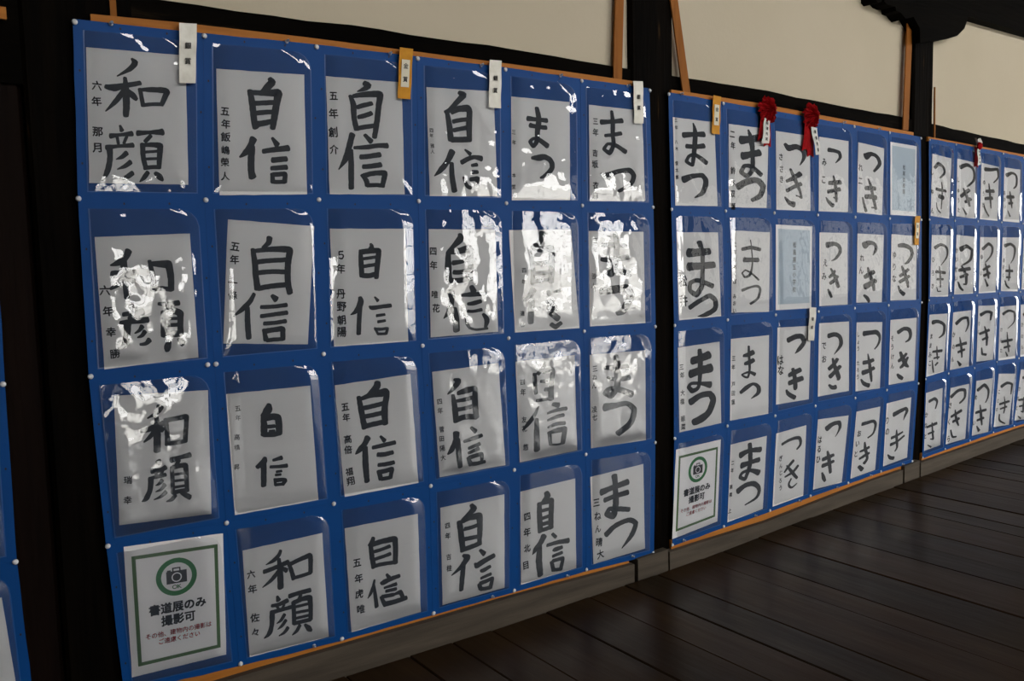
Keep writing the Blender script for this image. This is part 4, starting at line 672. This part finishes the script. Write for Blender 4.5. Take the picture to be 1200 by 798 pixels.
for key, (x, z) in sorted(GRID.items()):
    p, c, r = map(int, key.split('_'))
    if (p == 0 and (r == 0 or c == 0)) or (p == 3 and c == 5) or key in ('1_0_4',): continue
    rg = random.Random(key)
    pin(x + rg.uniform(-.003, .003), z + (.004 if r == 4 else -.006 if r == 0 else 0), 'white round pin at a sleeve corner, %s, %s pin row, %s in it' % (pname[p], rowl[r], coll[c]), 'white pins of the ' + pname[p], .78 if p == 3 else 1)
pin(.2665, GRID['1_1_2'][1], 'white round pin doubled beside another under the near panel second row', 'doubled pins')
tk0 = None
tl = ['near panel top batten'] * 6 + ['middle panel top batten'] * 5
def tack(x, z, lab, rz):
    global tk0
    if tk0 is None:
        root = empty('clear_thumbtack')
        V, F = merge([dome(.0055, .002, 8, 2)]); mesh('tack_disc', V, F, 'clear', root, True)
        mesh('tack_grip', *tube([(0, -.001, 0), (0, -.006, .001), (0, -.010, .002)], .0022, .0038, 8), 'clear', root, True); tk0 = root
    else:
        root = tk0.copy(); C.objects.link(root)
        for ch in tk0.children: k = ch.copy(); C.objects.link(k); k.parent = root
    root.location = (x, -.0022, z); root.rotation_euler = (0, rz, 0); tag(root, lab, 'thumbtack', 'clear thumbtacks on the battens')
ti = 0; cnt = {}
for i, (x, z) in enumerate(LN['tacks']):
    g = 'near panel' if x < 1.9 else 'middle panel'; e = 'top' if z > 1 else 'bottom'; k = cnt.get((g, e), 0); cnt[(g, e)] = k + 1
    tack(x, z, 'clear thumbtack on the %s batten, %s, %s from the broad post end' % (e, g, coll[k]), random.uniform(-.6, .6))

# ---------------------------------------------------------------- award strips and rosettes
def award(name, q, m, lab, txt, vs, label_rect=None, size=.5):
    fn = hom(100, 340, q); V, F = [], []; n = 10; y0 = -.0145
    for j in range(n + 1):
        v = 340 * j / n; dy = .0012 * math.sin(j * 1.1 + q[0] * 5)
        for u in (0, 50, 100):
            X, Z = fn(u, v); V.append((X, y0 + dy + (.0006 if u == 50 else 0), Z))
    F = [(j * 3 + i, (j + 1) * 3 + i, (j + 1) * 3 + i + 1, j * 3 + i + 1) for j in range(n) for i in range(2)]
    k = len(V); V += [(a, b + .0005, c) for a, b, c in V]; F += [tuple(t + k for t in reversed(f)) for f in F]
    o = tag(mesh(name, V, F, m, smooth=True), lab, 'award strip', 'paper award strips')
    yy = y0 - .0016
    if label_rect:
        a, b, c, d = label_rect; mesh('cream_label', *uv_mesh(fn, [(a, b), (c, b), (c, d), (a, d)], [(0, 1, 2, 3)], yy), 'cream', o); yy -= .0003
    Hw = abs(q[1] - q[7]); Ww = abs(q[2] - q[0]); gh = 40; gw = gh * (Hw / 340) * (100 / Ww)
    for ch, v in zip(txt, vs): mesh('printed_character', *place_text(fn, ch, 50, v, 50, v, gw, gh, yy, .02), 'black', o)
award('award_strip', STRIPS['silver_a'], 'silver', 'silver paper strip over the first sleeve of the near panel', '銀賞', (128, 215))
award('award_strip', STRIPS['gold_a'], 'gold', 'gold paper strip over the third sleeve of the near panel', '金賞', (120, 210), (18, 78, 80, 262))
award('award_strip', STRIPS['silver_b'], 'silver', 'silver paper strip over the fourth sleeve of the near panel', '銀賞', (128, 215))
award('award_strip', STRIPS['silver_c'], 'silver', 'silver paper strip over the near panel corner beside the narrow post', '銀賞', (128, 215))
award('award_strip', STRIPS['gold_b'], 'gold', 'gold paper strip over the first sleeve of the middle panel', '金賞', (120, 210), (18, 78, 80, 262))
award('award_strip', STRIPS['gold_c'], 'gold', 'small gold paper strip at the far edge of the middle panel, second row', '金賞', (120, 210), (18, 78, 80, 262))
award('award_strip', STRIPS['silver_d'], 'silver', 'silver paper strip hanging over the third row of the middle panel', '銀賞', (118, 205))
def rosette(b, rib, lab, small=False, txt='最優秀賞'):
    cx = (b[0] + b[2] + b[4] + b[6]) / 4; cz = (b[1] + b[3] + b[5] + b[7]) / 4; R = (abs(b[2] - b[0]) + abs(b[1] - b[7])) / 4 * 1.15
    root = tag(empty('award_rosette', (cx, -.002, cz)), lab, 'rosette', 'award rosettes')
    rg = random.Random(int(cx * 100))
    if not small:
        for k in range(5):                                # five crumpled tiers of crepe paper petals
            n = 54; rr = R * (1.05 - .17 * k); V = [(cx, -.036 - .004 * k, cz)]; F = []
            for j, fr_ in enumerate((.35, .7, 1)):
                for t in range(n):
                    a = t * 2 * math.pi / n; w = 1 + .07 * math.sin(a * 7 + k * 2) * fr_ + rg.uniform(-.10, .10) * fr_
                    yy = -.030 - .0045 * k + .014 * fr_ * fr_ + fr_ * .005 * math.sin(a * 18 + k) + rg.uniform(-.004, .004)
                    V.append((cx + rr * fr_ * w * math.cos(a), yy, cz + rr * fr_ * w * math.sin(a)))
            F = [(0, 1 + t, 1 + (t + 1) % n) for t in range(n)]
            for j in range(2): F += [(1 + j * n + t, 1 + (j + 1) * n + t, 1 + (j + 1) * n + (t + 1) % n, 1 + j * n + (t + 1) % n) for t in range(n)]
            local(mesh('petal_ring', V, F, 'crimson'), root)
    else:
        for sgn in (-1, 1):
            V = []
            for j in range(7):
                t = j / 6; wd = .006 + .011 * math.sin(t * math.pi * .85); px = cx + sgn * (.003 + t * .020); pz = cz + .002 + t * .022
                V += [(px - wd * .6, -.02 + .008 * math.sin(t * 3.1), pz + wd), (px + wd * .6, -.02 + .008 * math.sin(t * 3.1 + .6), pz - wd)]
            local(mesh('ribbon_loop', V, [(2 * j, 2 * j + 1, 2 * j + 3, 2 * j + 2) for j in range(6)], 'white'), root)
        local(mesh('ribbon_knot', *dome(.021, .016), 'crimson', smooth=True), root).location = (0, -.018, -.006)
    fr_ = hom(100, 300, rib); L = abs(rib[1] - rib[7]); wR = abs(rib[2] - rib[0])
    def tail(dx0, dx1, w0, w1, len_, y, m, name):
        V = []; n = 8; ztop = cz - R * .3
        for j in range(n + 1):
            t = j / n; c_ = cx + dx0 + (dx1 - dx0) * t; w2 = (w0 + (w1 - w0) * t) / 2; z = ztop - len_ * t; yy = y - .003 * math.sin(t * 4)
            if j == n: V += [(c_ - w2, yy, z), (c_, yy, z + .010), (c_ + w2, yy, z)]
            else: V += [(c_ - w2, yy, z), (c_, yy - .0015, z), (c_ + w2, yy, z)]
        return local(mesh(name, V, [(3 * j + i, 3 * j + 3 + i, 3 * j + 4 + i, 3 * j + 1 + i) for j in range(n) for i in range(2)], m, smooth=True), root)
    zb = min(rib[5], rib[7])
    if not small:
        tail(-.020, -.030, .040, .046, (cz - R * .3) - zb - .010, -.012, 'crimson', 'ribbon_tail')
        tail(.002, .012, .034, .046, (cz - R * .3) - zb + .012, -.0075, 'crimson', 'ribbon_tail')
    else: tail(0, .006, .040, .045, (cz - R * .3) - zb + .01, -.008, 'crimson', 'ribbon_tail')
    V = []; n = 10; yw = -.024
    for j in range(n + 1):
        v = 300 * j / n
        for u in (0, 100): X, Z = fr_(u, v + (10 if (j == n and u == 0) else 0)); V.append((X, yw + .002 * math.sin(j * .7), Z))
    wt = local(mesh('white_streamer', V, [(2 * j, 2 * j + 2, 2 * j + 3, 2 * j + 1) for j in range(n)], 'white', smooth=True), root)
    Hw = abs(rib[1] - rib[7]); Ww = abs(rib[2] - rib[0]); gh = 42; gw = gh * (Hw / 300) * (100 / Ww)
    tx = mesh('printed_character', *place_text(fr_, txt, 48, 50, 52, 250, gw, gh, yw - .0026, .02), 'black'); tx.parent = wt
rosette(STRIPS['ros_a'], STRIPS['rib_a'], 'crumpled crimson rosette over the second sleeve of the middle panel')
rosette(STRIPS['ros_b'], STRIPS['rib_b'], 'crumpled crimson rosette over the third sleeve of the middle panel')
rosette(STRIPS['ros_c'], STRIPS['rib_c'], 'small red and white bow with a streamer on the far panel', True)
